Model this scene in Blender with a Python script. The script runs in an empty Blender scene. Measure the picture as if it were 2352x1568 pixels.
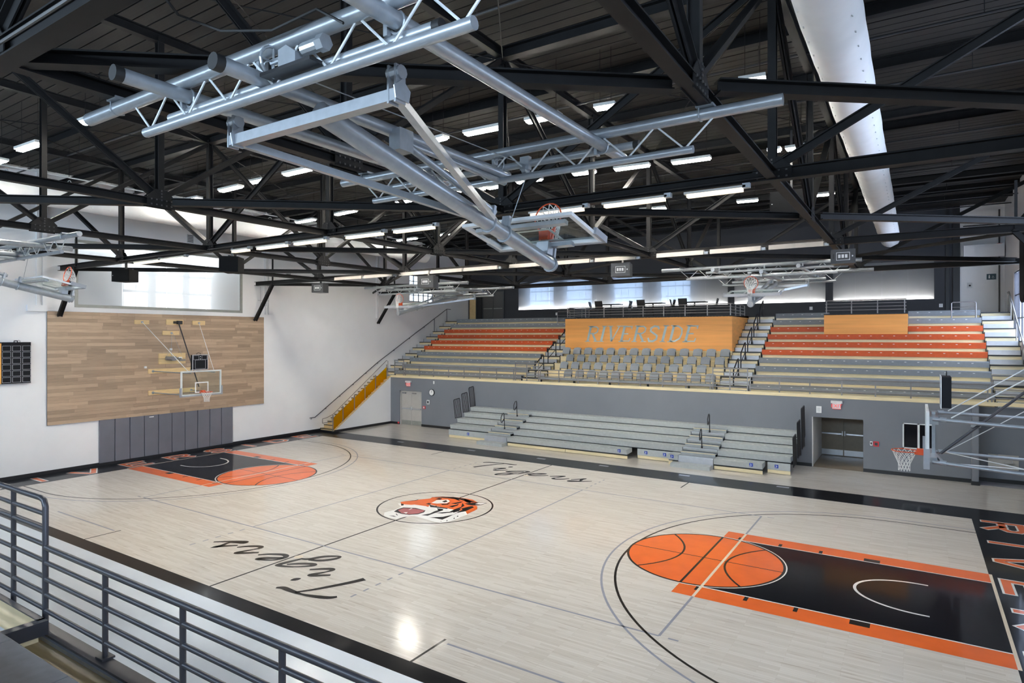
import bpy, bmesh, math, random
from math import sin, cos, pi, radians, sqrt
from mathutils import Vector, Matrix
random.seed(7)
SC = bpy.context.scene
COL = SC.collection

# ------------------------------------------------------------------ camera, world, exposure
cam = bpy.data.objects.new('camera', bpy.data.cameras.new('camera'))
COL.objects.link(cam)
cam.location = (12.922, -15.506, 5.4454)
cam.rotation_euler = (pi / 2, 0, 0.573)
cam.data.sensor_width = 36.0
cam.data.lens = 36.0 * 1437.04 / 2352
cam.data.shift_y = -12.0 / 2352
cam.data.clip_start = 0.05
cam.data.clip_end = 200
SC.camera = cam
world = bpy.data.worlds.new('daylight_world')
SC.world = world
world.use_nodes = True
world.node_tree.nodes['Background'].inputs[0].default_value = (0.62, 0.75, 1.0, 1)
world.node_tree.nodes['Background'].inputs[1].default_value = 0.05
SC.view_settings.view_transform = 'Standard'
SC.view_settings.look = 'None'
SC.view_settings.gamma = 1.0
SC.view_settings.use_curve_mapping = False
SC.view_settings.exposure = 1.85
cy = SC.cycles
cy.max_bounces = 6
cy.diffuse_bounces = 3
cy.glossy_bounces = 3
cy.transmission_bounces = 5
cy.transparent_max_bounces = 8
cy.use_light_tree = False
cy.adaptive_threshold = 0.02
cy.caustics_reflective = False
cy.caustics_refractive = False
cy.sample_clamp_indirect = 6.0
HIGHBAY = 56.0      # emission of the ceiling fixtures
STRIP = 0.42         # emission of the fluorescent strips under the trusses
DAY_NEAR = 7.0      # daylight of the windows in the near wall
DAY_RIGHT = 2.6

# ------------------------------------------------------------------ materials
MATS = {}
def mat(name, col, rough=0.5, metal=0.0, var=0.06, scale=6.0, bump=0.0, coat=0.0, coat_rough=0.05,
        emit=0.0, emit_col=None, spec=0.5, stretch=None, alpha=1.0, trans=0.0, rand=0.0):
    m = bpy.data.materials.new(name)
    m.use_nodes = True
    nt = m.node_tree
    b = nt.nodes['Principled BSDF']
    b.inputs['Roughness'].default_value = rough
    b.inputs['Metallic'].default_value = metal
    b.inputs['Specular IOR Level'].default_value = spec
    b.inputs['Coat Weight'].default_value = coat
    b.inputs['Coat Roughness'].default_value = coat_rough
    b.inputs['Transmission Weight'].default_value = trans
    b.inputs['Alpha'].default_value = alpha
    tc = nt.nodes.new('ShaderNodeTexCoord')
    mp = nt.nodes.new('ShaderNodeMapping')
    nt.links.new(tc.outputs['Object'], mp.inputs[0])
    if stretch:
        mp.inputs['Scale'].default_value = stretch
    nz = nt.nodes.new('ShaderNodeTexNoise')
    nz.inputs['Scale'].default_value = scale
    nz.inputs['Detail'].default_value = 3
    nt.links.new(mp.outputs[0], nz.inputs['Vector'])
    rp = nt.nodes.new('ShaderNodeValToRGB')
    lo = [max(0, c * (1 - var)) for c in col]
    hi = [min(1, c * (1 + var)) for c in col]
    rp.color_ramp.elements[0].color = (*lo, 1)
    rp.color_ramp.elements[1].color = (*hi, 1)
    rp.color_ramp.elements[0].position = 0.3
    rp.color_ramp.elements[1].position = 0.7
    nt.links.new(nz.outputs[0], rp.inputs[0])
    out = rp.outputs[0]
    if rand:
        oi = nt.nodes.new('ShaderNodeObjectInfo')
        mr = nt.nodes.new('ShaderNodeMapRange')
        mr.inputs['To Min'].default_value = 1 - rand
        mr.inputs['To Max'].default_value = 1 + rand
        nt.links.new(oi.outputs['Random'], mr.inputs[0])
        mx = nt.nodes.new('ShaderNodeVectorMath')
        mx.operation = 'SCALE'
        nt.links.new(out, mx.inputs[0])
        nt.links.new(mr.outputs[0], mx.inputs['Scale'])
        out = mx.outputs[0]
        va = nt.nodes.new('ShaderNodeVectorMath')
        va.operation = 'ADD'
        nt.links.new(tc.outputs['Object'], va.inputs[0])
        sc = nt.nodes.new('ShaderNodeVectorMath')
        sc.operation = 'SCALE'
        sc.inputs[0].default_value = (37, 53, 71)
        nt.links.new(oi.outputs['Random'], sc.inputs['Scale'])
        nt.links.new(sc.outputs[0], va.inputs[1])
        nt.links.new(va.outputs[0], mp.inputs[0])
    nt.links.new(out, b.inputs['Base Color'])
    if bump:
        bp = nt.nodes.new('ShaderNodeBump')
        bp.inputs['Strength'].default_value = bump
        bp.inputs['Distance'].default_value = 0.01
        nt.links.new(nz.outputs[0], bp.inputs['Height'])
        nt.links.new(bp.outputs[0], b.inputs['Normal'])
    if emit:
        b.inputs['Emission Color'].default_value = (*(emit_col or col), 1)
        b.inputs['Emission Strength'].default_value = emit
    MATS[name] = m
    return m

def floor_mat():
    m = bpy.data.materials.new('maple_floor')
    m.use_nodes = True
    nt = m.node_tree
    b = nt.nodes['Principled BSDF']
    tc = nt.nodes.new('ShaderNodeTexCoord')
    br = nt.nodes.new('ShaderNodeTexBrick')
    br.inputs['Scale'].default_value = 1.0
    br.inputs['Brick Width'].default_value = 0.85
    br.inputs['Row Height'].default_value = 0.062
    br.inputs['Mortar Size'].default_value = 0.0015
    br.offset = 0.37
    br.offset_frequency = 3
    br.inputs['Color1'].default_value = (0.595, 0.55, 0.485, 1)
    br.inputs['Color2'].default_value = (0.695, 0.655, 0.595, 1)
    br.inputs['Mortar'].default_value = (0.50, 0.44, 0.37, 1)
    nt.links.new(tc.outputs['Object'], br.inputs['Vector'])
    mp = nt.nodes.new('ShaderNodeMapping')
    mp.inputs['Scale'].default_value = (0.8, 11, 1)
    nt.links.new(tc.outputs['Object'], mp.inputs[0])
    nz = nt.nodes.new('ShaderNodeTexNoise')
    nz.inputs['Scale'].default_value = 1.6
    nz.inputs['Detail'].default_value = 5
    nt.links.new(mp.outputs[0], nz.inputs['Vector'])
    rp = nt.nodes.new('ShaderNodeValToRGB')
    rp.color_ramp.elements[0].position = 0.28
    rp.color_ramp.elements[0].color = (0.66, 0.60, 0.54, 1)
    rp.color_ramp.elements[1].position = 0.42
    rp.color_ramp.elements[1].color = (1, 1, 1, 1)
    nt.links.new(nz.outputs[0], rp.inputs[0])
    mx = nt.nodes.new('ShaderNodeMix')
    mx.data_type = 'RGBA'
    mx.blend_type = 'MULTIPLY'
    mx.inputs[0].default_value = 0.75
    nt.links.new(br.outputs['Color'], mx.inputs[6])
    nt.links.new(rp.outputs[0], mx.inputs[7])
    nt.links.new(mx.outputs[2], b.inputs['Base Color'])
    b.inputs['Roughness'].default_value = 0.35
    b.inputs['Coat Weight'].default_value = 0.75
    b.inputs['Specular IOR Level'].default_value = 0.1
    b.inputs['Coat Roughness'].default_value = 0.13
    MATS['maple'] = m
    return m

def pane_mat(name, clear, rough, tint, dif=0.55):
    m = bpy.data.materials.new(name)
    m.use_nodes = True
    nt = m.node_tree
    for n in list(nt.nodes):
        nt.nodes.remove(n)
    out = nt.nodes.new('ShaderNodeOutputMaterial')
    g = nt.nodes.new('ShaderNodeBsdfRefraction')
    g.inputs['Color'].default_value = (*tint, 1)
    g.inputs['Roughness'].default_value = rough
    g.inputs['IOR'].default_value = 1.12
    t = nt.nodes.new('ShaderNodeBsdfTranslucent')
    t.inputs['Color'].default_value = (*tint, 1)
    d = nt.nodes.new('ShaderNodeBsdfDiffuse')
    d.inputs['Color'].default_value = (0.8, 0.83, 0.86, 1)
    nz = nt.nodes.new('ShaderNodeTexNoise')
    nz.inputs['Scale'].default_value = 0.8
    mr = nt.nodes.new('ShaderNodeMapRange')
    mr.inputs['To Min'].default_value = clear - 0.05
    mr.inputs['To Max'].default_value = clear + 0.05
    nt.links.new(nz.outputs[0], mr.inputs[0])
    m1 = nt.nodes.new('ShaderNodeMixShader')
    m1.inputs[0].default_value = dif
    nt.links.new(t.outputs[0], m1.inputs[1])
    nt.links.new(d.outputs[0], m1.inputs[2])
    m2 = nt.nodes.new('ShaderNodeMixShader')
    nt.links.new(mr.outputs[0], m2.inputs[0])
    nt.links.new(m1.outputs[0], m2.inputs[1])
    nt.links.new(g.outputs[0], m2.inputs[2])
    nt.links.new(m2.outputs[0], out.inputs[0])
    MATS[name] = m

floor_mat()
mat('white_wall', (0.86, 0.86, 0.865), 0.75, var=0.015, scale=1.2)
mat('grey_wall', (0.185, 0.20, 0.23), 0.6, var=0.03, scale=1.0)
mat('dark_wall', (0.042, 0.045, 0.053), 0.7, var=0.05, scale=1.0)
mat('black_base', (0.012, 0.012, 0.014), 0.35, var=0.1)
mat('grey_floor_blue_cast', (0.76, 0.85, 0.95), 0.30, var=0.05, scale=0.8, coat=0.8, coat_rough=0.16)  # grey floor with the blue cast of window daylight put into its colour
mat('deck_roof', (0.0135, 0.0115, 0.0095), 0.7, var=0.25, scale=1.5, stretch=(0.3, 4, 1))
mat('steel', (0.0135, 0.0132, 0.0135), 0.5, metal=0.0, var=0.12, scale=4, spec=0.12)
mat('rivet', (0.06, 0.06, 0.06), 0.35, metal=0.3)
mat('paint_black', (0.006, 0.0065, 0.009), 0.3, var=0.1, coat=0.42, coat_rough=0.07, spec=0.02)
mat('paint_line_black', (0.018, 0.015, 0.012), 0.35, var=0.1, coat=0.7, coat_rough=0.09, spec=0.05)
mat('paint_orange', (0.80, 0.15, 0.03), 0.35, var=0.06, scale=2, coat=0.7, coat_rough=0.09, spec=0.05)
mat('paint_white', (0.82, 0.81, 0.78), 0.35, var=0.03, coat=0.7, coat_rough=0.09, spec=0.05)
mat('paint_cream', (0.74, 0.64, 0.50), 0.35, var=0.03, coat=0.7, coat_rough=0.09, spec=0.05)
mat('paint_grey', (0.30, 0.31, 0.36), 0.35, var=0.05, coat=0.7, coat_rough=0.09, spec=0.05)
mat('paint_pink', (0.42, 0.12, 0.12), 0.35, var=0.1, coat=0.7, coat_rough=0.09, spec=0.05)
mat('plywood', (0.88, 0.735, 0.45), 0.4, var=0.12, scale=3.0, stretch=(0.5, 5, 9), coat=0.2)
mat('oak', (0.74, 0.55, 0.28), 0.45, var=0.12, scale=5, stretch=(1, 0.7, 9))
mat('panel_wood', (0.42, 0.305, 0.21), 0.5, var=0.42, scale=7, stretch=(1, 0.35, 11), rand=0.22)
mat('seat_grey', (0.27, 0.29, 0.31), 0.45, var=0.05, scale=9, bump=0.05)
mat('seat_pale', (0.46, 0.485, 0.48), 0.42, var=0.06, scale=9, bump=0.05)
mat('seat_orange', (0.62, 0.10, 0.022), 0.45, var=0.06, scale=9)
mat('booth_orange', (0.90, 0.40, 0.10), 0.5, var=0.10, scale=2.2, stretch=(0.15, 1, 3.2))
mat('booth_letter', (0.46, 0.58, 0.60), 0.55, var=0.10, scale=2.5)
mat('aluminium', (0.62, 0.64, 0.67), 0.28, metal=0.85, var=0.05)
mat('step_metal', (0.50, 0.52, 0.56), 0.35, metal=0.35, var=0.05)
mat('rail_metal', (0.27, 0.26, 0.26), 0.32, metal=0.4, var=0.06)
mat('rail_dark', (0.06, 0.06, 0.07), 0.35, metal=0.3, var=0.08)
mat('black_metal', (0.016, 0.016, 0.018), 0.4, var=0.1)
mat('galvanised', (0.36, 0.39, 0.42), 0.33, metal=0.5, var=0.07, scale=12)
mat('tube_white', (0.66, 0.69, 0.70), 0.4, metal=0.15, var=0.05, scale=10)
mat('rubber_black', (0.01, 0.01, 0.01), 0.6)
mat('rim_orange', (0.72, 0.10, 0.03), 0.35)
mat('net_white', (0.82, 0.82, 0.80), 0.7)
mat('pad_grey', (0.34, 0.36, 0.40), 0.5, var=0.04)
mat('pad_wall', (0.15, 0.155, 0.185), 0.5, var=0.05, scale=2)
mat('frame_white', (0.78, 0.80, 0.81), 0.4, metal=0.1)
mat('duct_fabric', (0.83, 0.84, 0.85), 0.8, var=0.03, scale=2.5, bump=0.25)
mat('led_glow', (1, 0.985, 0.95), 0.4, emit=HIGHBAY, emit_col=(1.0, 0.95, 0.85))
mat('strip_glow', (1, 0.95, 0.85), 0.4, emit=STRIP, emit_col=(1.0, 0.80, 0.52))
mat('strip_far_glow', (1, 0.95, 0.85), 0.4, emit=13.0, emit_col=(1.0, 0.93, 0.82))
mat('lamp_housing', (0.62, 0.62, 0.60), 0.5)
mat('strip_housing', (0.45, 0.42, 0.38), 0.5)
mat('speaker_black', (0.006, 0.0063, 0.007), 0.6, var=0.15, scale=40, spec=0.08)
mat('speaker_grey', (0.045, 0.047, 0.051), 0.45, var=0.08)
mat('panel_ink', (0.6, 0.62, 0.63), 0.5)
mat('shaded_oak', (0.32, 0.24, 0.115), 0.4, var=0.15, stretch=(0.4, 5, 5))  # darker oak for the near deck, its shade put into the colour
mat('shaded_seat', (0.12, 0.125, 0.135), 0.5, var=0.12, scale=14)  # darkened bench grey, the shade on the near rows is in the colour
mat('door_grey', (0.085, 0.083, 0.08), 0.5)
mat('door_tan', (0.50, 0.48, 0.45), 0.45, var=0.03)
mat('door_brown', (0.28, 0.23, 0.17), 0.45, var=0.06)
mat('amber', (0.72, 0.36, 0.0), 0.12, var=0.03, trans=0.75, spec=0.4)
mat('exit_red', (0.9, 0.06, 0.04), 0.5, emit=0.14, emit_col=(1, 0.05, 0.04))
mat('exit_case', (0.74, 0.76, 0.76), 0.5)
mat('red_plastic', (0.7, 0.05, 0.06), 0.4)
mat('board_black', (0.005, 0.0055, 0.008), 0.5, var=0.1, spec=0.2)
mat('board_line', (0.55, 0.56, 0.60), 0.5)
mat('blue_print', (0.04, 0.08, 0.42), 0.5)
mat('chair_black', (0.012, 0.012, 0.013), 0.5)
mat('trim_metal', (0.33, 0.34, 0.31), 0.45, metal=0.3)
mat('sign_teal', (0.03, 0.07, 0.09), 0.5)
mat('steel_fountain', (0.5, 0.48, 0.44), 0.3, metal=0.8)
mat('box_white', (0.9, 0.9, 0.9), 0.7, var=0.01)
mat('day_white', (1, 1, 1), 0.5, emit=1.3, emit_col=(0.95, 0.98, 1.0))
mat('day_blue', (0.7, 0.82, 1), 0.5, emit=0.5, emit_col=(0.50, 0.69, 1.0))
mat('day_near', (0.7, 0.82, 1), 0.5, emit=DAY_NEAR, emit_col=(0.62, 0.80, 1.0))
mat('day_right', (0.7, 0.82, 1), 0.5, emit=DAY_RIGHT, emit_col=(0.60, 0.74, 1.0))
mat('led_strip', (1, 0.97, 0.92), 0.5, emit=13.0, emit_col=(1.0, 0.95, 0.88))
for k_ in ('exit_red', 'strip_glow'):
    MATS[k_].cycles.emission_sampling = 'NONE'
pane_mat('frosted', 0.32, 0.13, (0.95, 0.97, 0.98), 0.72)
pane_mat('frosted_back', 0.46, 0.16, (0.93, 0.95, 0.97), 0.16)

def amber_mat():
    m = bpy.data.materials.new('amber_acrylic')
    m.use_nodes = True
    nt = m.node_tree
    for n in list(nt.nodes):
        nt.nodes.remove(n)
    out = nt.nodes.new('ShaderNodeOutputMaterial')
    tr = nt.nodes.new('ShaderNodeBsdfTransparent')
    tr.inputs[0].default_value = (1.0, 0.74, 0.07, 1)
    df = nt.nodes.new('ShaderNodeBsdfTranslucent')
    nz = nt.nodes.new('ShaderNodeTexNoise')
    rp = nt.nodes.new('ShaderNodeValToRGB')
    rp.color_ramp.elements[0].color = (0.86, 0.56, 0.02, 1)
    rp.color_ramp.elements[1].color = (0.93, 0.64, 0.03, 1)
    nt.links.new(nz.outputs[0], rp.inputs[0])
    nt.links.new(rp.outputs[0], df.inputs[0])
    mx = nt.nodes.new('ShaderNodeMixShader')
    mx.inputs[0].default_value = 0.3
    nt.links.new(tr.outputs[0], mx.inputs[1])
    nt.links.new(df.outputs[0], mx.inputs[2])
    nt.links.new(mx.outputs[0], out.inputs[0])
    MATS['amber'] = m
amber_mat()
def glass_mat():
    m = bpy.data.materials.new('backboard_glass')
    m.use_nodes = True
    nt = m.node_tree
    for n in list(nt.nodes):
        nt.nodes.remove(n)
    out = nt.nodes.new('ShaderNodeOutputMaterial')
    tr = nt.nodes.new('ShaderNodeBsdfTransparent')
    tr.inputs[0].default_value = (0.94, 0.97, 0.955, 1)
    gl = nt.nodes.new('ShaderNodeBsdfGlossy')
    gl.inputs['Roughness'].default_value = 0.03
    mx = nt.nodes.new('ShaderNodeMixShader')
    mx.inputs[0].default_value = 0.06
    nt.links.new(tr.outputs[0], mx.inputs[1])
    nt.links.new(gl.outputs[0], mx.inputs[2])
    nt.links.new(mx.outputs[0], out.inputs[0])
    MATS['glass'] = m
glass_mat()

# ------------------------------------------------------------------ builders
class MB:
    def __init__(s):
        s.v = []; s.f = []
    def box(s, x0, x1, y0, y1, z0, z1):
        i = len(s.v)
        s.v += [(x0,y0,z0),(x1,y0,z0),(x1,y1,z0),(x0,y1,z0),(x0,y0,z1),(x1,y0,z1),(x1,y1,z1),(x0,y1,z1)]
        s.f += [tuple(i+k for k in q) for q in ((0,3,2,1),(4,5,6,7),(0,1,5,4),(1,2,6,5),(2,3,7,6),(3,0,4,7))]
        return s
    def bar(s, p, q, w, h, up=(0, 0, 1), off=(0, 0)):
        p = Vector(p); q = Vector(q); d = (q - p).normalized(); u = Vector(up)
        a = d.cross(u)
        if a.length < 1e-4: a = d.cross(Vector((1, 0, 0)))
        a.normalize(); b = a.cross(d).normalized()
        i = len(s.v)
        for e in (p, q):
            for sx, sy in ((-1,-1),(1,-1),(1,1),(-1,1)):
                s.v.append(tuple(e + a*(sx*w/2+off[0]) + b*(sy*h/2+off[1])))
        s.f += [tuple(i+k for k in q_) for q_ in ((0,1,2,3),(7,6,5,4),(0,4,5,1),(1,5,6,2),(2,6,7,3),(3,7,4,0))]
        return s
    def ibeam(s, p, q, w, h, t=0.018, up=(0, 0, 1)):
        s.bar(p, q, w, t, up, (0, h/2 - t/2)); s.bar(p, q, w, t, up, (0, -h/2 + t/2)); s.bar(p, q, t, h - 2*t, up)
        return s
    def angle2(s, p, q, w, h, t=0.016, up=(0, 0, 1)):
        s.bar(p, q, w, t, up, (0, h/2 - t/2)); s.bar(p, q, t, h, up, (0.02, 0)); s.bar(p, q, t, h, up, (-0.02, 0))
        return s
    def tube(s, p, q, r, n=10, r2=None, caps=True):
        p = Vector(p); q = Vector(q); d = (q - p).normalized()
        a = d.cross(Vector((0, 0, 1)))
        if a.length < 1e-4: a = Vector((1, 0, 0))
        a.normalize(); b = d.cross(a)
        i = len(s.v); r2 = r if r2 is None else r2
        for e, rr in ((p, r), (q, r2)):
            for k in range(n):
                t = 2*pi*k/n
                s.v.append(tuple(e + a*cos(t)*rr + b*sin(t)*rr))
        for k in range(n):
            s.f.append((i+k, i+(k+1) % n, i+n+(k+1) % n, i+n+k))
        if caps:
            s.f.append(tuple(i+k for k in range(n-1, -1, -1)))
            s.f.append(tuple(i+n+k for k in range(n)))
        return s
    def path(s, pts, r, n=6, closed=False):
        P = [Vector(p) for p in pts]; m = len(P); i0 = len(s.v); prev = None
        for k in range(m):
            if closed: d = P[(k+1) % m] - P[k-1]
            else: d = P[min(k+1, m-1)] - P[max(k-1, 0)]
            d.normalize()
            if prev is None:
                a = d.cross(Vector((0, 0, 1)))
                if a.length < 1e-3: a = d.cross(Vector((1, 0, 0)))
            else:
                a = prev - d * prev.dot(d)
                if a.length < 1e-4: a = d.cross(Vector((0.3, 1, 0.2)))
            a.normalize(); prev = a; b = d.cross(a)
            for j in range(n):
                t = 2*pi*j/n
                s.v.append(tuple(P[k] + a*cos(t)*r + b*sin(t)*r))
        for k in range(m if closed else m-1):
            k2 = (k+1) % m
            for j in range(n):
                s.f.append((i0+k*n+j, i0+k*n+(j+1) % n, i0+k2*n+(j+1) % n, i0+k2*n+j))
        if not closed:
            s.f.append(tuple(i0+j for j in range(n-1, -1, -1)))
            s.f.append(tuple(i0+(m-1)*n+j for j in range(n)))
        return s
    def face(s, pts):
        i = len(s.v); s.v += [tuple(p) for p in pts]; s.f.append(tuple(range(i, i+len(pts))))
        return s
    def prism(s, pts, d):
        """polygon (3D points) extruded by vector d"""
        i = len(s.v); n = len(pts); d = Vector(d)
        s.v += [tuple(p) for p in pts] + [tuple(Vector(p)+d) for p in pts]
        s.f.append(tuple(range(i, i+n))); s.f.append(tuple(range(i+2*n-1, i+n-1, -1)))
        for k in range(n):
            s.f.append((i+k, i+n+k, i+n+(k+1) % n, i+(k+1) % n))
        return s
    def ball(s, c, r, n=6):
        i = len(s.v); c = Vector(c)
        for a in range(1, n):
            for b in range(n*2):
                t = pi*a/n; u = pi*b/n
                s.v.append((c.x+r*sin(t)*cos(u), c.y+r*sin(t)*sin(u), c.z+r*cos(t)))
        top = len(s.v); s.v.append((c.x, c.y, c.z+r)); s.v.append((c.x, c.y, c.z-r)); w = n*2
        for a in range(n-2):
            for b in range(w):
                s.f.append((i+a*w+b, i+(a+1)*w+b, i+(a+1)*w+(b+1) % w, i+a*w+(b+1) % w))
        for b in range(w):
            s.f.append((top, i+b, i+(b+1) % w)); s.f.append((top+1, i+(n-2)*w+(b+1) % w, i+(n-2)*w+b))
        return s
    def ribbon(s, pts, w, z, closed=False):
        """flat painted stroke on the floor plane; w: width or list of widths"""
        P = [Vector((p[0], p[1])) for p in pts]; m = len(P); L = []; R = []
        for k in range(m):
            if closed: a = P[k] - P[k-1]; b = P[(k+1) % m] - P[k]
            else:
                a = P[k] - P[k-1] if k else P[1] - P[0]
                b = P[k+1] - P[k] if k < m-1 else P[k] - P[k-1]
            a = a.normalized(); b = b.normalized(); t = (a + b)
            if t.length < 1e-3: t = a
            t.normalize(); nn = Vector((-t.y, t.x)); c = max(0.45, abs(nn.dot(Vector((-a.y, a.x)))))
            ww = (w[k] if isinstance(w, (list, tuple)) else w) / 2 / c
            L.append(P[k] + nn*ww); R.append(P[k] - nn*ww)
        i = len(s.v)
        for l, r in zip(L, R):
            s.v += [(l.x, l.y, z), (r.x, r.y, z)]
        for k in range(m if closed else m-1):
            k2 = (k+1) % m
            s.f.append((i+2*k+1, i+2*k2+1, i+2*k2, i+2*k))
        return s
    def build(s, name, material, parent=None, smooth=False, loc=None):
        me = bpy.data.meshes.new(name)
        if loc is not None:
            l = Vector(loc); s.v = [tuple(Vector(p) - l) for p in s.v]
        me.from_pydata(s.v, [], s.f)
        me.materials.append(MATS[material] if isinstance(material, str) else material)
        if smooth:
            me.polygons.foreach_set('use_smooth', [True]*len(me.polygons))
            try: me.set_sharp_from_angle(angle=radians(40))
            except Exception: pass
        me.update()
        o = bpy.data.objects.new(name, me); COL.objects.link(o)
        if loc is not None: o.location = loc
        if parent is not None:
            o.parent = parent
        return o

def tag(o, label=None, cat=None, group=None, kind=None):
    if label: o['label'] = label
    if cat: o['category'] = cat
    if group: o['group'] = group
    if kind: o['kind'] = kind
    return o
def thing(name, label, cat, loc=(0, 0, 0), rz=0.0, group=None):
    o = bpy.data.objects.new(name, None); COL.objects.link(o)
    o.empty_display_size = 0.2; o.location = loc; o.rotation_euler = (0, 0, rz)
    return tag(o, label, cat, group)
def part(t, name, mb, m, smooth=False):
    """part given in world coordinates of an unrotated thing"""
    l = Vector(t.location); p = t.parent
    while p is not None:
        l += Vector(p.location); p = p.parent
    mb.v = [tuple(Vector(v) - l) for v in mb.v]
    return mb.build(name, m, t, smooth)
def struct(name, mb, m, label=None, smooth=False):
    o = mb.build(name, m, None, smooth); o['kind'] = 'structure'
    if label: o['label'] = label
    return o
def kids(o):
    return [c for c in COL.objects if c.parent == o]
def clone(root, loc, rz, label=None, group=None):
    r = root.copy(); COL.objects.link(r); r.location = loc; r.rotation_euler = (0, 0, rz)
    if label: r['label'] = label
    if group: r['group'] = group
    for ch in list(root.children):
        c = ch.copy(); COL.objects.link(c); c.parent = r
        for g in list(ch.children):
            d = g.copy(); COL.objects.link(d); d.parent = c
    return r
ORD = ['first', 'second', 'third', 'fourth', 'fifth', 'sixth', 'seventh', 'eighth', 'ninth', 'tenth', 'eleventh', 'twelfth',
       'thirteenth', 'fourteenth', 'fifteenth', 'sixteenth']
UNIT = MB().box(-.5, .5, -.5, .5, -.5, .5)
def unit_mesh(name, m):
    me = bpy.data.meshes.new(name); me.from_pydata(UNIT.v, [], UNIT.f); me.materials.append(MATS[m]); return me
def unit(name, me, c, s, parent):
    o = bpy.data.objects.new(name, me); COL.objects.link(o); o.location = c; o.scale = s; o.parent = parent; return o
def text_mesh(txt, size, origin, xdir, ydir, depth=0.004, align='CENTER'):
    cu = bpy.data.curves.new('t', 'FONT'); cu.body = txt; cu.size = size; cu.align_x = align; cu.align_y = 'CENTER'; cu.extrude = depth
    o = bpy.data.objects.new('t', cu); COL.objects.link(o)
    dg = bpy.context.evaluated_depsgraph_get()
    me = o.evaluated_get(dg).to_mesh()
    X = Vector(xdir); Y = Vector(ydir); Z = X.cross(Y); O = Vector(origin)
    b = MB(); b.v = [tuple(O + X*v.co.x + Y*v.co.y + Z*v.co.z) for v in me.vertices]; b.f = [tuple(p.vertices) for p in me.polygons]
    o.evaluated_get(dg).to_mesh_clear(); bpy.data.objects.remove(o); bpy.data.curves.remove(cu)
    return b
# ------------------------------------------------------------------ dimensions
XL, XR = -15.9, 16.55          # side walls
YF, YB = 13.3, 23.0            # far lower wall, back wall of the far gallery
YN = -12.95                    # near gallery front
ZB = 8.15                      # bottom chords
ZT = 11.5                      # top chords
ZR = 12.0                      # roof deck
L, W = 14.326, 7.62
TA = (-13.1, -4.3, 4.5, 13.3)  # truss lines
PX = (-10.9, -5.45, 0.0, 5.45, 10.9)
def rowY(k): return 13.79 + 0.71 * k
def rowZ(k): return 3.20 + 0.371 * k

# ------------------------------------------------------------------ floor and its painted court
floor = struct('floor', MB().box(XL, XR, -23.0, YB, -0.1, 0.0), 'maple', 'pale glossy maple strip floor of the gym')
def paint(name, mb, m, label=None):
    o = mb.build(name, m, floor)
    if label: o['label'] = label
    return o
def flat(x0, x1, y0, y1, z): return MB().face([(x0, y0, z), (x1, y0, z), (x1, y1, z), (x0, y1, z)])
def arc(cx, cy_, r, a0, a1, n=40): return [(cx + r*cos(a0+(a1-a0)*k/n), cy_ + r*sin(a0+(a1-a0)*k/n)) for k in range(n+1)]
def disc(cx, cy_, r, z, n=64): return MB().face([(cx + r*cos(2*pi*k/n), cy_ + r*sin(2*pi*k/n), z) for k in range(n)])
gf = struct('floor_near_strip', MB().box(XL, XR, YN, -8.0, 0.0, 0.004), 'grey_floor_blue_cast', 'smooth pale grey floor strip in front of the near railing')
paint('border_paint', MB().box(XL, XR, W, 9.05, -.01, .0012), 'paint_black', 'black painted border along the far sideline')
paint('border_paint', MB().box(XL, XR, -8.02, -W, -.01, .0012), 'paint_black', 'narrow black painted border along the near sideline')
paint('border_paint', MB().box(XL, -L, -W, W, -.01, .0012), 'paint_black', 'black painted band behind the far left baseline')
paint('border_paint', MB().box(L, XR, -W, W, -.01, .0012), 'paint_black', 'black painted band behind the right baseline')
Z1, Z2, Z3, Z4, Z5 = .0015, .002, .0025, .003, .0035
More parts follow.
